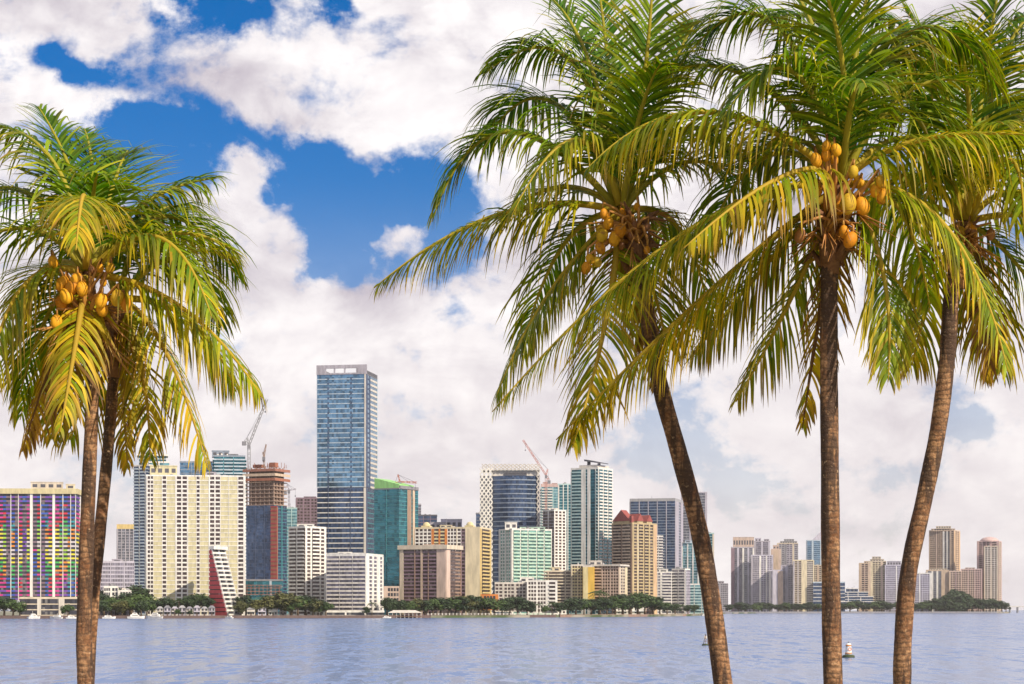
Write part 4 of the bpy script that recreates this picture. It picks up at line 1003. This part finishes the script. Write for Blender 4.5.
LOOK = {'b0': 'dark green bushy tree', 'b1': 'mid green bushy tree', 'b2': 'olive toned airy tree', 'b3': 'dark spreading tree', 'c0': 'tall dark ragged pine', 'p0': 'small shore palm'}
# (column, crown top row, kind, relative width, metres behind the shore line)
TR = [(-6, 598, 'b1', 1.3, 14), (4, 600, 'b0', 1.2, 10), (13, 602, 'b1', 1.2, 8), (20, 605, 'b0', 1.1, 12), (68, 606, 'b1', 1.0, 5), (64, 609, 'b0', .9, 8),
      (99, 603, 'b0', 1.2, 12), (104, 597, 'b3', 1.2, 60), (111, 600, 'b1', 1.2, 40), (117, 592, 'b0', 1.2, 90), (124, 596, 'b0', 1.2, 60), (131, 590, 'b3', 1.1, 90), (122, 603, 'b2', 1.3, 18), (130, 602, 'b1', 1.2, 22), (138, 597, 'b1', 1.3, 50), (141, 603, 'b0', 1.2, 18), (147, 604, 'b1', 1.1, 30), (152, 602, 'b0', 1.1, 40),
      (163, 600, 'b3', 1.0, 40), (171, 602, 'b0', 1.1, 38), (179, 600, 'p0', 1, 34), (187, 599, 'b0', 1.1, 40), (195, 597, 'b3', 1.2, 42), (202, 596, 'p0', 1, 38), (206, 600, 'b0', 1.0, 36), (178, 610, 'b1', .9, 5), (190, 611, 'b0', .9, 4),
      (241, 603, 'b2', 1.0, 14), (246, 598, 'b0', 1.1, 30), (255, 602, 'b2', 1.0, 26), (264, 597, 'p0', 1, 30), (268, 599, 'b2', 1.1, 24), (276, 598, 'b1', 1.1, 28), (283, 596, 'b2', 1.2, 24), (291, 597, 'b2', 1.3, 18), (298, 599, 'b1', 1.2, 14), (306, 598, 'b0', 1.2, 18), (313, 601, 'b2', 1.2, 16), (321, 602, 'b0', 1.2, 18), (326, 604, 'b1', 1.0, 12),
      (372, 603, 'p0', 1, 6), (367, 608, 'b0', .9, 4), (387, 600, 'b0', 1.2, 26), (394, 603, 'b3', 1.2, 18), (402, 602, 'b0', 1.2, 18), (411, 603, 'b1', 1.2, 16), (418, 601, 'b2', 1.1, 20), (425, 602, 'b0', 1.2, 14), (433, 601, 'b1', 1.2, 16), (441, 600, 'b0', 1.3, 18), (449, 600, 'b1', 1.2, 20), (456, 599, 'b0', 1.3, 18), (464, 599, 'b2', 1.2, 20), (471, 598, 'b0', 1.2, 22), (479, 599, 'b1', 1.3, 18), (487, 600, 'b0', 1.2, 18), (494, 601, 'b1', 1.2, 14),
      (502, 602, 'b0', 1.2, 12), (510, 600, 'b3', 1.2, 14), (518, 599, 'b0', 1.3, 12), (527, 603, 'b0', 1.1, 10), (539, 604, 'p0', 1, 10), (533, 607, 'b0', 1.0, 8), (546, 607, 'b1', .9, 8), (552, 603, 'p0', 1, 10), (560, 604, 'b0', 1.2, 14), (568, 602, 'b0', 1.2, 16), (576, 600, 'b3', 1.3, 18), (584, 601, 'b1', 1.1, 20), (591, 601, 'b0', 1.3, 18), (599, 592, 'p0', 1.2, 24), (600, 600, 'b3', 1.2, 20), (607, 602, 'b1', 1.1, 18),
      (615, 599, 'b1', 1.2, 22), (623, 597, 'b0', 1.2, 24), (630, 598, 'b1', 1.3, 20), (638, 595, 'b1', 1.2, 24), (645, 597, 'b1', 1.2, 20), (653, 599, 'b0', 1.2, 18), (660, 603, 'b1', 1.1, 16), (667, 604, 'b0', 1.2, 20), (675, 605, 'b0', 1.2, 20), (682, 605, 'p0', 1, 20), (688, 606, 'b0', 1.1, 20), (694, 606, 'b3', 1.1, 30)]
for i, px in enumerate(range(730, 838, 8)): TR.append((px, 605.5 - (i * 5 % 3) * .9, ('b0', 'b3', 'b0', 'b1')[i % 4], 1.6, 24))
for i, px in enumerate(range(842, 944, 8)): TR.append((px, 604.5 - (i * 7 % 3) * 1.1, ('b0', 'b1', 'b3')[i % 3], 1.6, 20))
TR += [(936, 600, 'b0', 1.3, 24), (943, 598, 'c0', 1.2, 26), (949, 595, 'c0', 1.3, 26), (955, 592.5, 'c0', 1.3, 26), (961, 594, 'c0', 1.3, 24), (967, 597, 'c0', 1.3, 22), (972, 600, 'b0', 1.2, 22), (978, 602, 'b0', 1.3, 20), (984, 601, 'b3', 1.3, 20), (990, 600.5, 'b0', 1.3, 20), (996, 602, 'b0', 1.3, 20), (1002, 602.5, 'b3', 1.2, 18), (1006, 604, 'b0', .9, 16)]
def owner(px):
    best = None
    for a, c, D, s_ in SPANS:
        if a - 1 <= px <= c + 1 and (best is None or D < best[0]): best = (D, s_)
    if best is None: best = min(((min(abs(px - a), abs(px - c)), s_) for a, c, D, s_ in SPANS))
    return best[1]
byo = {}
for t in sorted(TR): byo.setdefault((owner(t[0]), t[2]), []).append(t)
for (own, kind), lst in byo.items():
    for k, (px, py, kd, wd, back) in enumerate(lst):
        D = shoreD(px) + back; h = ZY(py, D) - 2.0
        if len(lst) == 1: lab = '%s by the water below the %s' % (LOOK[kd], own)
        else: lab = '%s, %s from left of its kind below the %s' % (LOOK[kd], names[k], own)
        t = thing({'c0': 'pine_tree', 'p0': 'palm_tree'}.get(kd, 'shore_tree'), lab, 'palm' if kd == 'p0' else 'tree', G(px, D, 2.0), rnd.uniform(0, 6.28), 'trees along the far shore')
        s_ = 1.15 * h / (9.6 if kd != 'p0' else 9.4); t.scale = (s_ * wd * 1.5, s_ * wd * 1.3, s_)
        link('trunk', TREES[kd][0], t); link('crown', TREES[kd][1], t)

# ------------------------------------------------------------------ the coconut palms in front
def frond_mat():
    m, nt, p = new_mat('frond_leaf')
    at = nt.nodes.new('ShaderNodeAttribute'); at.attribute_name = 'tint'
    nt.links.new(at.outputs['Color'], p.inputs['Base Color']); p.inputs['Roughness'].default_value = .5; p.inputs['Specular IOR Level'].default_value = .22
    tr = nt.nodes.new('ShaderNodeBsdfTranslucent')
    hs = nt.nodes.new('ShaderNodeHueSaturation'); hs.inputs['Value'].default_value = 1.5; hs.inputs['Saturation'].default_value = 1.1; nt.links.new(at.outputs['Color'], hs.inputs['Color']); nt.links.new(hs.outputs[0], tr.inputs[0])
    mx = nt.nodes.new('ShaderNodeMixShader'); mx.inputs[0].default_value = .37
    nt.links.new(p.outputs[0], mx.inputs[1]); nt.links.new(tr.outputs[0], mx.inputs[2])
    nt.links.new(mx.outputs[0], nt.nodes['Material Output'].inputs[0]); MATS['frond_leaf'] = m
frond_mat()
def lerp3(a, b, t): return tuple(x + (y - x) * t for x, y in zip(a, b))
GREEN = (.042, .132, .006); LIME = (.215, .31, .007); GOLDEN = (.64, .43, .020); DEAD = (.24, .115, .04)
def age_col(a):
    if a < .4: return lerp3(GREEN, LIME, a / .4)
    if a < .75: return lerp3(LIME, GOLDEN, (a - .4) / .35)
    return lerp3(GOLDEN, DEAD, min(1, (a - .75) / .25))

def frond(parent, o, p0, p1, p2, age, leaf=.95, droop=.5, seed=0, per=23, up=None, roll=0.0):
    """an arching leaf: midrib through p0, p1 (half way), p2, with two rows of hanging leaflets"""
    q = random.Random(seed); p0, p1, p2 = Vector(p0), Vector(p1), Vector(p2)
    c = p1 * 2 - (p0 + p2) * .5
    B = lambda t: p0 * (1 - t) ** 2 + c * 2 * t * (1 - t) + p2 * t * t
    N = 24; pts = [B(i / N) for i in range(N + 1)]
    L = sum((pts[i + 1] - pts[i]).length for i in range(N))
    m = MB(); col = []
    rib = lerp3(age_col(min(1, age + .22)), (.55, .42, .06), .6) if age < .85 else (.22, .12, .05)
    m.tube([p - o for p in pts], [.042 * (1 - i / N) ** .8 + .006 for i in range(N + 1)], 6)
    col += [rib] * len(m.v)
    n = max(18, int(L * per)); Z = Vector((0, 0, 1))
    base = age_col(age)
    tw = q.uniform(-.12, .12) + roll; gap = 0
    for sd in (-1, 1):
        wave = q.uniform(0, 6)
        for i in range(n):
            u = .13 + .86 * (i + q.uniform(-.3, .3)) / n; u = min(.995, max(.1, u))
            if gap > 0: gap -= 1; continue
            if q.random() < .022 + .05 * max(0, age - .4): gap = q.randint(1, 4)
            p = B(u); T = (B(min(1, u + .01)) - B(max(0, u - .01))).normalized()
            s_ = T.cross(Z)
            if s_.length < .25: s_ = s_ + T.cross(Vector((.3, -1, .1))) * .6
            s_.normalize(); n_ = s_.cross(T).normalized()
            a = tw; s2 = s_ * math.cos(a) + n_ * math.sin(a)
            prof = (math.sin(math.pi * (.16 + .80 * u)) ** .75) * (1.0 - .18 * u)
            ln = 1.14 * leaf * prof * q.uniform(.82, 1.1)
            d = (s2 * sd * (1.0 - .35 * u) + T * (.42 + .70 * u) + n_ * (.30 - .75 * age) + Vector((q.gauss(0, .09), q.gauss(0, .09), q.gauss(0, .09)))).normalized()
            seg = 5; w0 = .0168 * q.uniform(.8, 1.15); pp = p.copy(); g = droop * q.uniform(.65, 1.35) * (1 + .25 * math.sin(wave + u * 14))
            wd = (T - d * T.dot(d)).normalized()
            b = len(m.v); hue = q.gauss(0, .12); lc = age_col(min(1, max(0, age - .10 + hue + (.22 if q.random() < .14 else 0))))
            tipc = age_col(min(1, age + .24 + q.uniform(-.1, .25)))
            br = q.uniform(.55, 1.3)
            if q.random() < .22: tipc = lerp3(tipc, DEAD, q.uniform(.5, 1))
            snap = q.randint(1, 3) if q.random() < .16 + .25 * age else 99
            if q.random() < .08: ln *= q.uniform(.35, .8)
            for k in range(seg + 1):
                v = k / seg; w = w0 * (.55, 1.0, 1.0, .85, .55, .06)[k]
                m.v.append(tuple(pp - wd * w - o)); m.v.append(tuple(pp + wd * w - o))
                cc = lerp3(lc, tipc, v ** 2.2); cc = tuple(x * br for x in cc); col += [cc, cc]
                pp = pp + d * (ln / seg)
                d = (d + Vector((0, 0, -1)) * g * (.42 + .25 * v) + (Vector((0, 0, -1.1)) if k == snap else Vector())).normalized()
                wd = wd - d * wd.dot(d)
                wd = wd.normalized() if wd.length > 1e-4 else d.orthogonal().normalized()
            for k in range(seg): m.face((b + 2 * k, b + 2 * k + 1, b + 2 * k + 3, b + 2 * k + 2), 0, True)
    me = m.mesh('frond', MATS['frond_leaf'])
    ca = me.color_attributes.new('tint', 'FLOAT_COLOR', 'POINT')
    ca.data.foreach_set('color', [x for cc in col for x in (*cc, 1.0)])
    link('frond', me, parent)

def trunk_mat():
    m, nt, p = new_mat('palm_bark')
    tc = nt.nodes.new('ShaderNodeTexCoord'); sp = nt.nodes.new('ShaderNodeSeparateXYZ'); nt.links.new(tc.outputs['Object'], sp.inputs[0])
    x, y, z = (X(nt, o) for o in sp.outputs)
    wob = noise(nt, tc.outputs['Object'], 3.5, 3, .5)
    ring = ((z * 84) + wob * 15).op('SINE') * .5 + .5
    n1 = noise(nt, tc.outputs['Object'], 5, 6, .65); n2 = noise(nt, comb(nt, x * 3, y * 3, z * .45), 2.4, 5, .6); n3 = noise(nt, tc.outputs['Object'], 22, 5, .7)
    c = mixc(nt, n1.step(.36, .66), (.19, .078, .031), (.42, .23, .115))
    c = mixc(nt, n2.step(.45, .54) * .9, c, (.042, .022, .016))  # dark upright bark streaks, deepened to paint in the trunk's shaded side
    c = mixc(nt, n3.step(.46, .60) * .75, c, (.09, .05, .03))
    c = mixc(nt, n3.step(.43, .32) * .7, c, (.52, .36, .22))
    c = mixc(nt, ring.step(.62, 1.0) * n1.step(.32, .55) * .52, c, (.045, .025, .017))
    nt.links.new(c, p.inputs['Base Color']); p.inputs['Roughness'].default_value = .85
    h = ring.op('POWER', 2.0) * -.16 + n3 * .9 + n1 * .7
    bp = nt.nodes.new('ShaderNodeBump'); bp.inputs['Strength'].default_value = .9; bp.inputs['Distance'].default_value = .03
    nt.links.new(h.s, bp.inputs['Height']); nt.links.new(bp.outputs[0], p.inputs['Normal'])
    MATS['palm_bark'] = m
trunk_mat()
def simple(key, c1, c2, sc=14, rough=.5):
    m, nt, p = new_mat(key); tc = nt.nodes.new('ShaderNodeTexCoord'); oi = nt.nodes.new('ShaderNodeObjectInfo')
    n = noise(nt, tc.outputs['Object'], sc, 5, .6)
    nt.links.new(mixc(nt, n.step(.35, .65) * .6 + X(nt, oi.outputs['Random']) * .4, c1, c2), p.inputs['Base Color']); p.inputs['Roughness'].default_value = rough; MATS[key] = m
def nut_mat():
    m, nt, p = new_mat('coconut'); tc = nt.nodes.new('ShaderNodeTexCoord'); oi = nt.nodes.new('ShaderNodeObjectInfo')
    ad = nt.nodes.new('ShaderNodeVectorMath'); ad.operation = 'ADD'; nt.links.new(tc.outputs['Object'], ad.inputs[0]); nt.links.new(oi.outputs['Location'], ad.inputs[1])
    n = noise(nt, ad.outputs[0], 11, 6, .65); n2 = noise(nt, ad.outputs[0], 38, 4, .6)
    r = X(nt, oi.outputs['Random'])
    c = mixc(nt, r, (.72, .37, .015), (.56, .21, .012)); c = mixc(nt, (r * 7.3).op('FRACT').step(.72, .9) * .6, c, (.42, .36, .03))
    c = mixc(nt, n.step(.54, .66) * .7, c, (.26, .10, .03)); c = mixc(nt, n2.step(.58, .7) * .5, c, (.16, .07, .03))
    nt.links.new(c, p.inputs['Base Color']); p.inputs['Roughness'].default_value = .62; p.inputs['Specular IOR Level'].default_value = .25
    bp = nt.nodes.new('ShaderNodeBump'); bp.inputs['Strength'].default_value = .5; bp.inputs['Distance'].default_value = .01
    nt.links.new(n.s, bp.inputs['Height']); nt.links.new(bp.outputs[0], p.inputs['Normal']); MATS['coconut'] = m
nut_mat(); simple('husk', (.34, .14, .04), (.24, .10, .04)); simple('fibre', (.16, .07, .035), (.26, .13, .06), 30, .9); simple('stalk', (.52, .27, .05), (.42, .17, .05))

def palm(label, D, path, wid, crown, fronds, nuts, seed, filler=0, nutmat='coconut', dead=()):
    q = random.Random(seed)
    ground = 4.8
    pts = [P(px, py, D) for px, py in path]
    base = pts[0].copy(); base.z = ground; pts[0] = base
    t = thing('coconut_palm', label, 'palm tree', base, 0, 'coconut palms on the near bank')
    # smooth the trunk line
    fine = []
    for i in range(len(pts) - 1):
        a, b_ = pts[i], pts[i + 1]; pa = pts[i - 1] if i else a * 2 - b_; pb = pts[i + 2] if i + 2 < len(pts) else b_ * 2 - a
        for k in range(14):
            u = k / 14; fine.append(.5 * ((2 * a) + (b_ - pa) * u + (2 * pa - 5 * a + 4 * b_ - pb) * u * u + (3 * a - pa - 3 * b_ + pb) * u ** 3))
    fine.append(pts[-1])
    n = len(fine); r0, r1 = (w * D / F / 2 for w in wid)
    rad = []
    for i in range(n):
        u = i / (n - 1); r = r0 + (r1 - r0) * u ** .6; r *= 1 + .55 * math.exp(-i / 2.2) + q.uniform(-.012, .012) + .02 * math.sin(i * .45 + seed); rad.append(r)
    m = MB(); m.tube([p - base for p in fine], rad, 18); m.build('trunk', MATS['palm_bark'], t)
    C = P(crown[0], crown[1], D); top = pts[-1]
    # fibrous sheath and old leaf bases
    m = MB(); ax = (C - top); 
    m.tube([top - base - Vector((0, 0, .35)), top - base, top + ax * .5 - base, C - base], [r1 * 1.02, r1 * 1.35, r1 * 1.5, r1 * .8], 12)
    for i in range(26):
        a = q.uniform(0, 6.28); z = q.uniform(-.25, .3); d = Vector((math.cos(a), math.sin(a), 0)); s = top - base + Vector((0, 0, z)) + d * r1 * 1.0
        m.tube([s, s + d * .12 + Vector((0, 0, .16)), s + d * q.uniform(.2, .34) + Vector((0, 0, q.uniform(-.05, .3)))], [.05, .035, .012], 5)
    m.build('leaf_sheath', MATS['fibre'], t)
    k = 0
    for f in fronds:
        (bx, by), (mx, my), (tx, ty), dy, age = f[:5]; kw = f[5] if len(f) > 5 else {}
        P0 = C + (P(bx, by, D) - C) * .35 + Vector((0, (dy * .04), 0)); 
        P1 = P(mx, my, D + dy * .45); P2 = P(tx, ty, D + dy)
        age = age + .03 if .3 < age < .62 else age
        k += 1; frond(t, base, P0, P1, P2, age, seed=seed * 100 + k, **kw)
    for i in range(filler):
        az = i * 2.39996 + q.uniform(-.3, .3); e = R(q.uniform(8, 62)); Ln = q.uniform(1.9, 2.7)
        d = Vector((math.cos(az) * math.cos(e), math.sin(az) * math.cos(e), math.sin(e)))
        age = max(0.02, .56 - e * .38 + q.uniform(-.08, .08))
        P1 = C + d * Ln * .5 + Vector((0, 0, -.05)); P2 = C + d * Ln * .9 + Vector((math.cos(az), math.sin(az), 0)) * Ln * .12 * math.sin(e) + Vector((0, 0, -Ln * q.uniform(.18, .42)))
        k += 1; frond(t, base, C, P1, P2, age, seed=seed * 100 + 50 + i, droop=q.uniform(.25, .5), leaf=.85)
    # nuts on their stalks
    nuts = list(nuts) + [(crown[0] + q.uniform(-24, 26), crown[1] + q.uniform(-8, 46), q.uniform(4.5, 6.5), -.22, q.choice(['husk', 'coconut', 'coconut'])) for i in range(8 if nuts else 0)]
    for i, nt_ in enumerate(nuts):
        px, py = nt_[:2]; rr = (nt_[2] if len(nt_) > 2 else 9) * .77 * D / F; dy = nt_[3] if len(nt_) > 3 else -.42 - .1 * q.random()
        c = P(px, py, D + dy); m = MB()
        rot = Matrix.Rotation(q.uniform(-.5, .5), 3, 'Y') @ Matrix.Rotation(q.uniform(-.4, .4), 3, 'X')
        m.ball((0, 0, 0), rr * 1.12, 14, 10, 0, (.84, .84, 1.12), rot)
        for vi, v in enumerate(m.v):      # three soft edges
            a = math.atan2(v[1], v[0]); s = 1 + .05 * math.cos(3 * a); m.v[vi] = (v[0] * s, v[1] * s, v[2])
        o = m.build('coconut', MATS[nt_[4] if len(nt_) > 4 else nutmat], t, c - base)
        s_ = MB(); e = rot @ Vector((0, 0, rr * 1.1)); tp = top + Vector((q.uniform(-.1, .1), -.12, q.uniform(.05, .3))) - c
        s_.tube([e * .9, e + Vector((0, 0, .08)), (e + tp) * .5 + Vector((0, -.08, .1)), tp], [.014, .016, .02, .03], 6)
        s_.tube([e * .86, e * 1.06], [rr * .5, rr * .2], 8)
        s_.build('stalk', MATS['stalk'], o)
    # dry flower stalks and a spathe
    m = MB()
    for i in range(16):
        a = q.uniform(0, 6.28); d = Vector((math.cos(a), math.sin(a) - .3, 0)); s = top - base + Vector((0, 0, q.uniform(-.05, .3)))
        e = s + d * q.uniform(.3, .7) + Vector((0, 0, q.uniform(-.45, .25)))
        m.tube([s, (s + e) * .5 + Vector((0, 0, .12)), e], [.02, .014, .006], 5)
        for j in range(3): m.tube([(s + e) * .5 + Vector((0, 0, .1)), e + Vector((q.uniform(-.2, .2), q.uniform(-.2, .2), q.uniform(-.25, .05)))], [.009, .004], 4)
    m.build('flower_stalk', MATS['stalk'], t)
    return t
H_ = dict(droop=.82, leaf=1.05)
W_ = dict(droop=.35)
palm('front palm of the left pair, cluster of orange coconuts under its gold tipped crown', 24,
     [(85, 752), (86, 690), (84, 640), (86, 560), (89, 480), (92, 400), (90, 340)], (19.5, 12.5), (88, 272),
     [((80, 262), (75, 185), (38, 106), 1.2, .12, W_), ((92, 262), (93, 180), (84, 128), 1.8, .10, W_), ((96, 262), (112, 190), (128, 150), 1.4, .12, W_), ((84, 262), (55, 165), (-4, 126), .3, .22, H_), ((82, 262), (20, 190), (-48, 222), 1.0, .15, H_),
      ((88, 265), (84, 196), (76, 250), -2.6, .52, dict(droop=.55, leaf=.8)), ((78, 270), (25, 228), (-50, 262), -.6, .22, H_), ((72, 276), (22, 288), (-14, 392), -.9, .50, H_), ((70, 280), (50, 310), (18, 400), .8, .30, H_),
      ((84, 290), (76, 342), (60, 432), -1.6, .66, dict(droop=.6, leaf=.7)), ((96, 262), (142, 205), (217, 178), .8, .22, H_), ((100, 264), (168, 216), (240, 282), 1.6, .14, H_), ((102, 268), (160, 238), (212, 318), -.9, .38, H_),
      ((108, 280), (185, 310), (262, 398), -.8, .48, H_), ((98, 262), (140, 225), (165, 250), 2.0, .10, H_), ((74, 290), (48, 370), (22, 452), .5, .92, dict(droop=.5, leaf=.6)), ((76, 288), (60, 360), (52, 440), .9, .58, dict(droop=.6, leaf=.7))],
     [(62, 284), (72, 287), (82, 289, 8), (66, 296), (61, 303, 8), (56, 322, 8), (59, 329, 7), (76, 280, 8), (53, 262, 7, -.3), (101, 301, 8), (102, 309, 8), (117, 298), (126, 304, 8), (110, 268, 6, -.3)], 1, filler=3)
palm('rear palm of the left pair, leaning right behind the front one, no coconuts seen', 25.2,
     [(84, 752), (88, 680), (93, 600), (99, 540), (106, 470), (112, 400), (114, 350)], (14, 11), (116, 300),
     [((128, 300), (165, 350), (208, 470), -.5, .62, dict(droop=.7)), ((124, 304), (142, 370), (150, 462), -.2, .60, dict(droop=.6, leaf=.75)), ((130, 296), (190, 320), (236, 392), .8, .38, H_), ((104, 306), (92, 370), (70, 440), .6, .5, H_),
      ((118, 310), (122, 380), (128, 470), .4, .78, dict(droop=.6, leaf=.6)), ((108, 296), (60, 320), (20, 420), 1.0, .35, H_), ((126, 290), (180, 262), (222, 330), 1.2, .2, H_), ((120, 286), (150, 220), (190, 210), 1.6, .12, H_), ((112, 286), (90, 220), (60, 200), 1.8, .1, H_)],
     [], 2, filler=2)
palm('leaning palm, its curved trunk sweeping up left, small coconut cluster at top', 25,
     [(734, 752), (724, 690), (713, 610), (699, 530), (678, 450), (660, 385), (648, 320), (640, 275), (634, 250)], (21.5, 15), (622, 212),
     [((606, 208), (500, 214), (374, 288), -.4, .42, H_), ((606, 200), (505, 132), (432, 222), .5, .16, H_), ((612, 194), (570, 60), (482, 76), .6, .12, H_), ((612, 192), (588, 60), (540, -10), 1.0, .12, W_), ((624, 190), (644, 80), (654, -50), -.2, .26, W_),
      ((614, 194), (575, 140), (512, 215), -1.2, .36, H_), ((606, 222), (545, 300), (496, 398), -.3, .40, H_), ((614, 230), (604, 330), (572, 448), -1.2, .55, dict(droop=.5)), ((632, 198), (690, 130), (735, 160), .8, .18, H_), ((632, 212), (680, 230), (712, 330), .6, .35, H_),
      ((628, 192), (672, 70), (700, 20), 1.0, .1, W_), ((618, 190), (610, 80), (596, -30), 1.4, .06, W_), ((626, 226), (650, 280), (668, 350), 1.0, .4, H_), ((604, 214), (560, 250), (520, 360), 1.2, .3, H_), ((610, 196), (548, 100), (482, 150), 1.6, .1, H_), ((628, 232), (650, 310), (656, 388), .5, .95, dict(droop=.4, leaf=.55))],
     [(602, 236, 8), (608, 223, 7), (614, 239, 8), (620, 231, 8), (604, 214, 6), (586, 268, 7), (597, 262, 6), (590, 259, 6), (600, 248, 7)], 3, filler=4)
palm('straight upright palm with large coconuts hanging at the top of its trunk', 23.5,
     [(836, 752), (833, 680), (831, 590), (830, 480), (829, 380), (829, 300), (830, 245)], (21, 17), (842, 182),
     [((826, 170), (705, 112), (584, 172), -.6, .42, dict(droop=1.25, leaf=1.15)), ((838, 178), (784, 176), (684, 248), -1.8, .58, dict(droop=1.0)), ((820, 186), (680, 236), (492, 412), -.2, .44, dict(droop=1.2, leaf=1.1)), ((826, 200), (700, 300), (556, 440), .4, .56, dict(droop=1.15, leaf=1.1)),
      ((842, 165), (842, 60), (812, -40), -1.0, .24, W_), ((834, 160), (770, 20), (680, 66), .5, .14, H_), ((832, 160), (745, 75), (640, 82), 1.0, .10, H_), ((848, 162), (915, 30), (1004, 96), .8, .22, H_), ((858, 168), (930, 138), (1060, 138), -.5, .42, dict(droop=1.2, leaf=1.1)),
      ((862, 190), (945, 226), (1008, 372), -.9, .42, dict(droop=.6, leaf=1.05)), ((848, 200), (882, 268), (888, 382), -.4, .38, dict(droop=.65)), ((830, 206), (790, 300), (736, 402), .9, .48, dict(droop=.6)), ((836, 214), (820, 310), (802, 430), .7, .86, dict(droop=.45, leaf=.65)),
      ((838, 158), (805, 10), (735, -40), 1.0, .08, W_), ((846, 158), (880, 40), (930, 110), 1.6, .10, H_), ((844, 158), (862, 20), (890, -50), .6, .12, W_), ((852, 164), (905, 110), (945, 200), 1.8, .16, H_), ((828, 170), (760, 160), (700, 260), 1.6, .25, H_), ((834, 158), (790, 70), (722, 120), -.9, .20, H_),
      ((836, 200), (770, 260), (690, 360), 1.2, .5, H_), ((856, 188), (900, 210), (930, 310), 1.2, .34, H_), ((840, 158), (830, 40), (770, 20), 2.0, .06, H_)],
     [(848, 204, 11), (862, 206, 10), (883, 196, 9), (850, 240, 9), (816, 160, 8), (826, 155, 7), (836, 150, 7), (853, 172, 7), (876, 190, 8), (844, 232, 7), (826, 146, 6), (881, 182, 7), (800, 236, 8, -.3, 'husk'), (840, 208, 8, -.3), (834, 160, 6, -.25), (858, 182, 7, -.2)], 4, filler=4)
palm('rightmost palm with gently curved dark trunk and brown husks under its crown', 26,
     [(900, 752), (902, 690), (903, 640), (909, 570), (924, 500), (938, 430), (947, 360), (951, 300), (957, 262)], (19.5, 15.5), (966, 222),
     [((958, 208), (945, 90), (905, 10), .3, .2, W_), ((968, 206), (984, 80), (1004, -40), .6, .16, W_), ((976, 216), (1030, 196), (1096, 280), -.4, .34, H_), ((974, 212), (1030, 110), (1100, 130), .5, .2, H_), ((952, 214), (900, 176), (848, 262), .5, .36, H_),
      ((954, 228), (918, 262), (884, 352), .8, .36, H_), ((972, 234), (1006, 252), (1064, 330), .3, .25, H_), ((966, 238), (990, 300), (1000, 372), .8, .52, H_), ((956, 208), (900, 90), (842, 120), 1.0, .12, H_), ((956, 234), (930, 300), (912, 366), 1.1, .6, H_), ((972, 206), (1012, 40), (1070, 20), 1.0, .12, H_),
      ((962, 204), (930, 60), (870, 20), 1.4, .08, H_), ((974, 214), (1010, 160), (1024, 230), -1.4, .4, H_), ((962, 216), (940, 170), (918, 240), -1.4, .42, H_), ((966, 206), (968, 90), (950, 30), -1.2, .3, W_), ((968, 206), (1000, 100), (1022, 150), 1.2, .2, H_), ((972, 242), (990, 310), (984, 384), .5, .95, dict(droop=.4, leaf=.55))],
     [(949, 247, 7, -.3, 'husk'), (962, 249, 7, -.35, 'husk'), (974, 243, 6, -.3, 'husk'), (955, 240, 6, -.3, 'husk')], 5, filler=3)

# ------------------------------------------------------------------ the sea air between here and the far shore
def build_haze():
    m = MB(); m.box(-9000, 9000, -450, 9500, -6, 330)
    mt = bpy.data.materials.new('haze'); mt.use_nodes = True; nt = mt.node_tree; nt.nodes.clear()
    out = nt.nodes.new('ShaderNodeOutputMaterial'); v = nt.nodes.new('ShaderNodeVolumePrincipled')
    v.inputs['Color'].default_value = (.97, .95, 1, 1); v.inputs['Density'].default_value = .000022; v.inputs['Anisotropy'].default_value = 0.0
    nt.links.new(v.outputs[0], out.inputs['Volume'])
    o = m.build('haze', mt); o['kind'] = 'stuff'; o['label'] = 'thin pale sea haze over the bay'; o['category'] = 'haze'
build_haze()
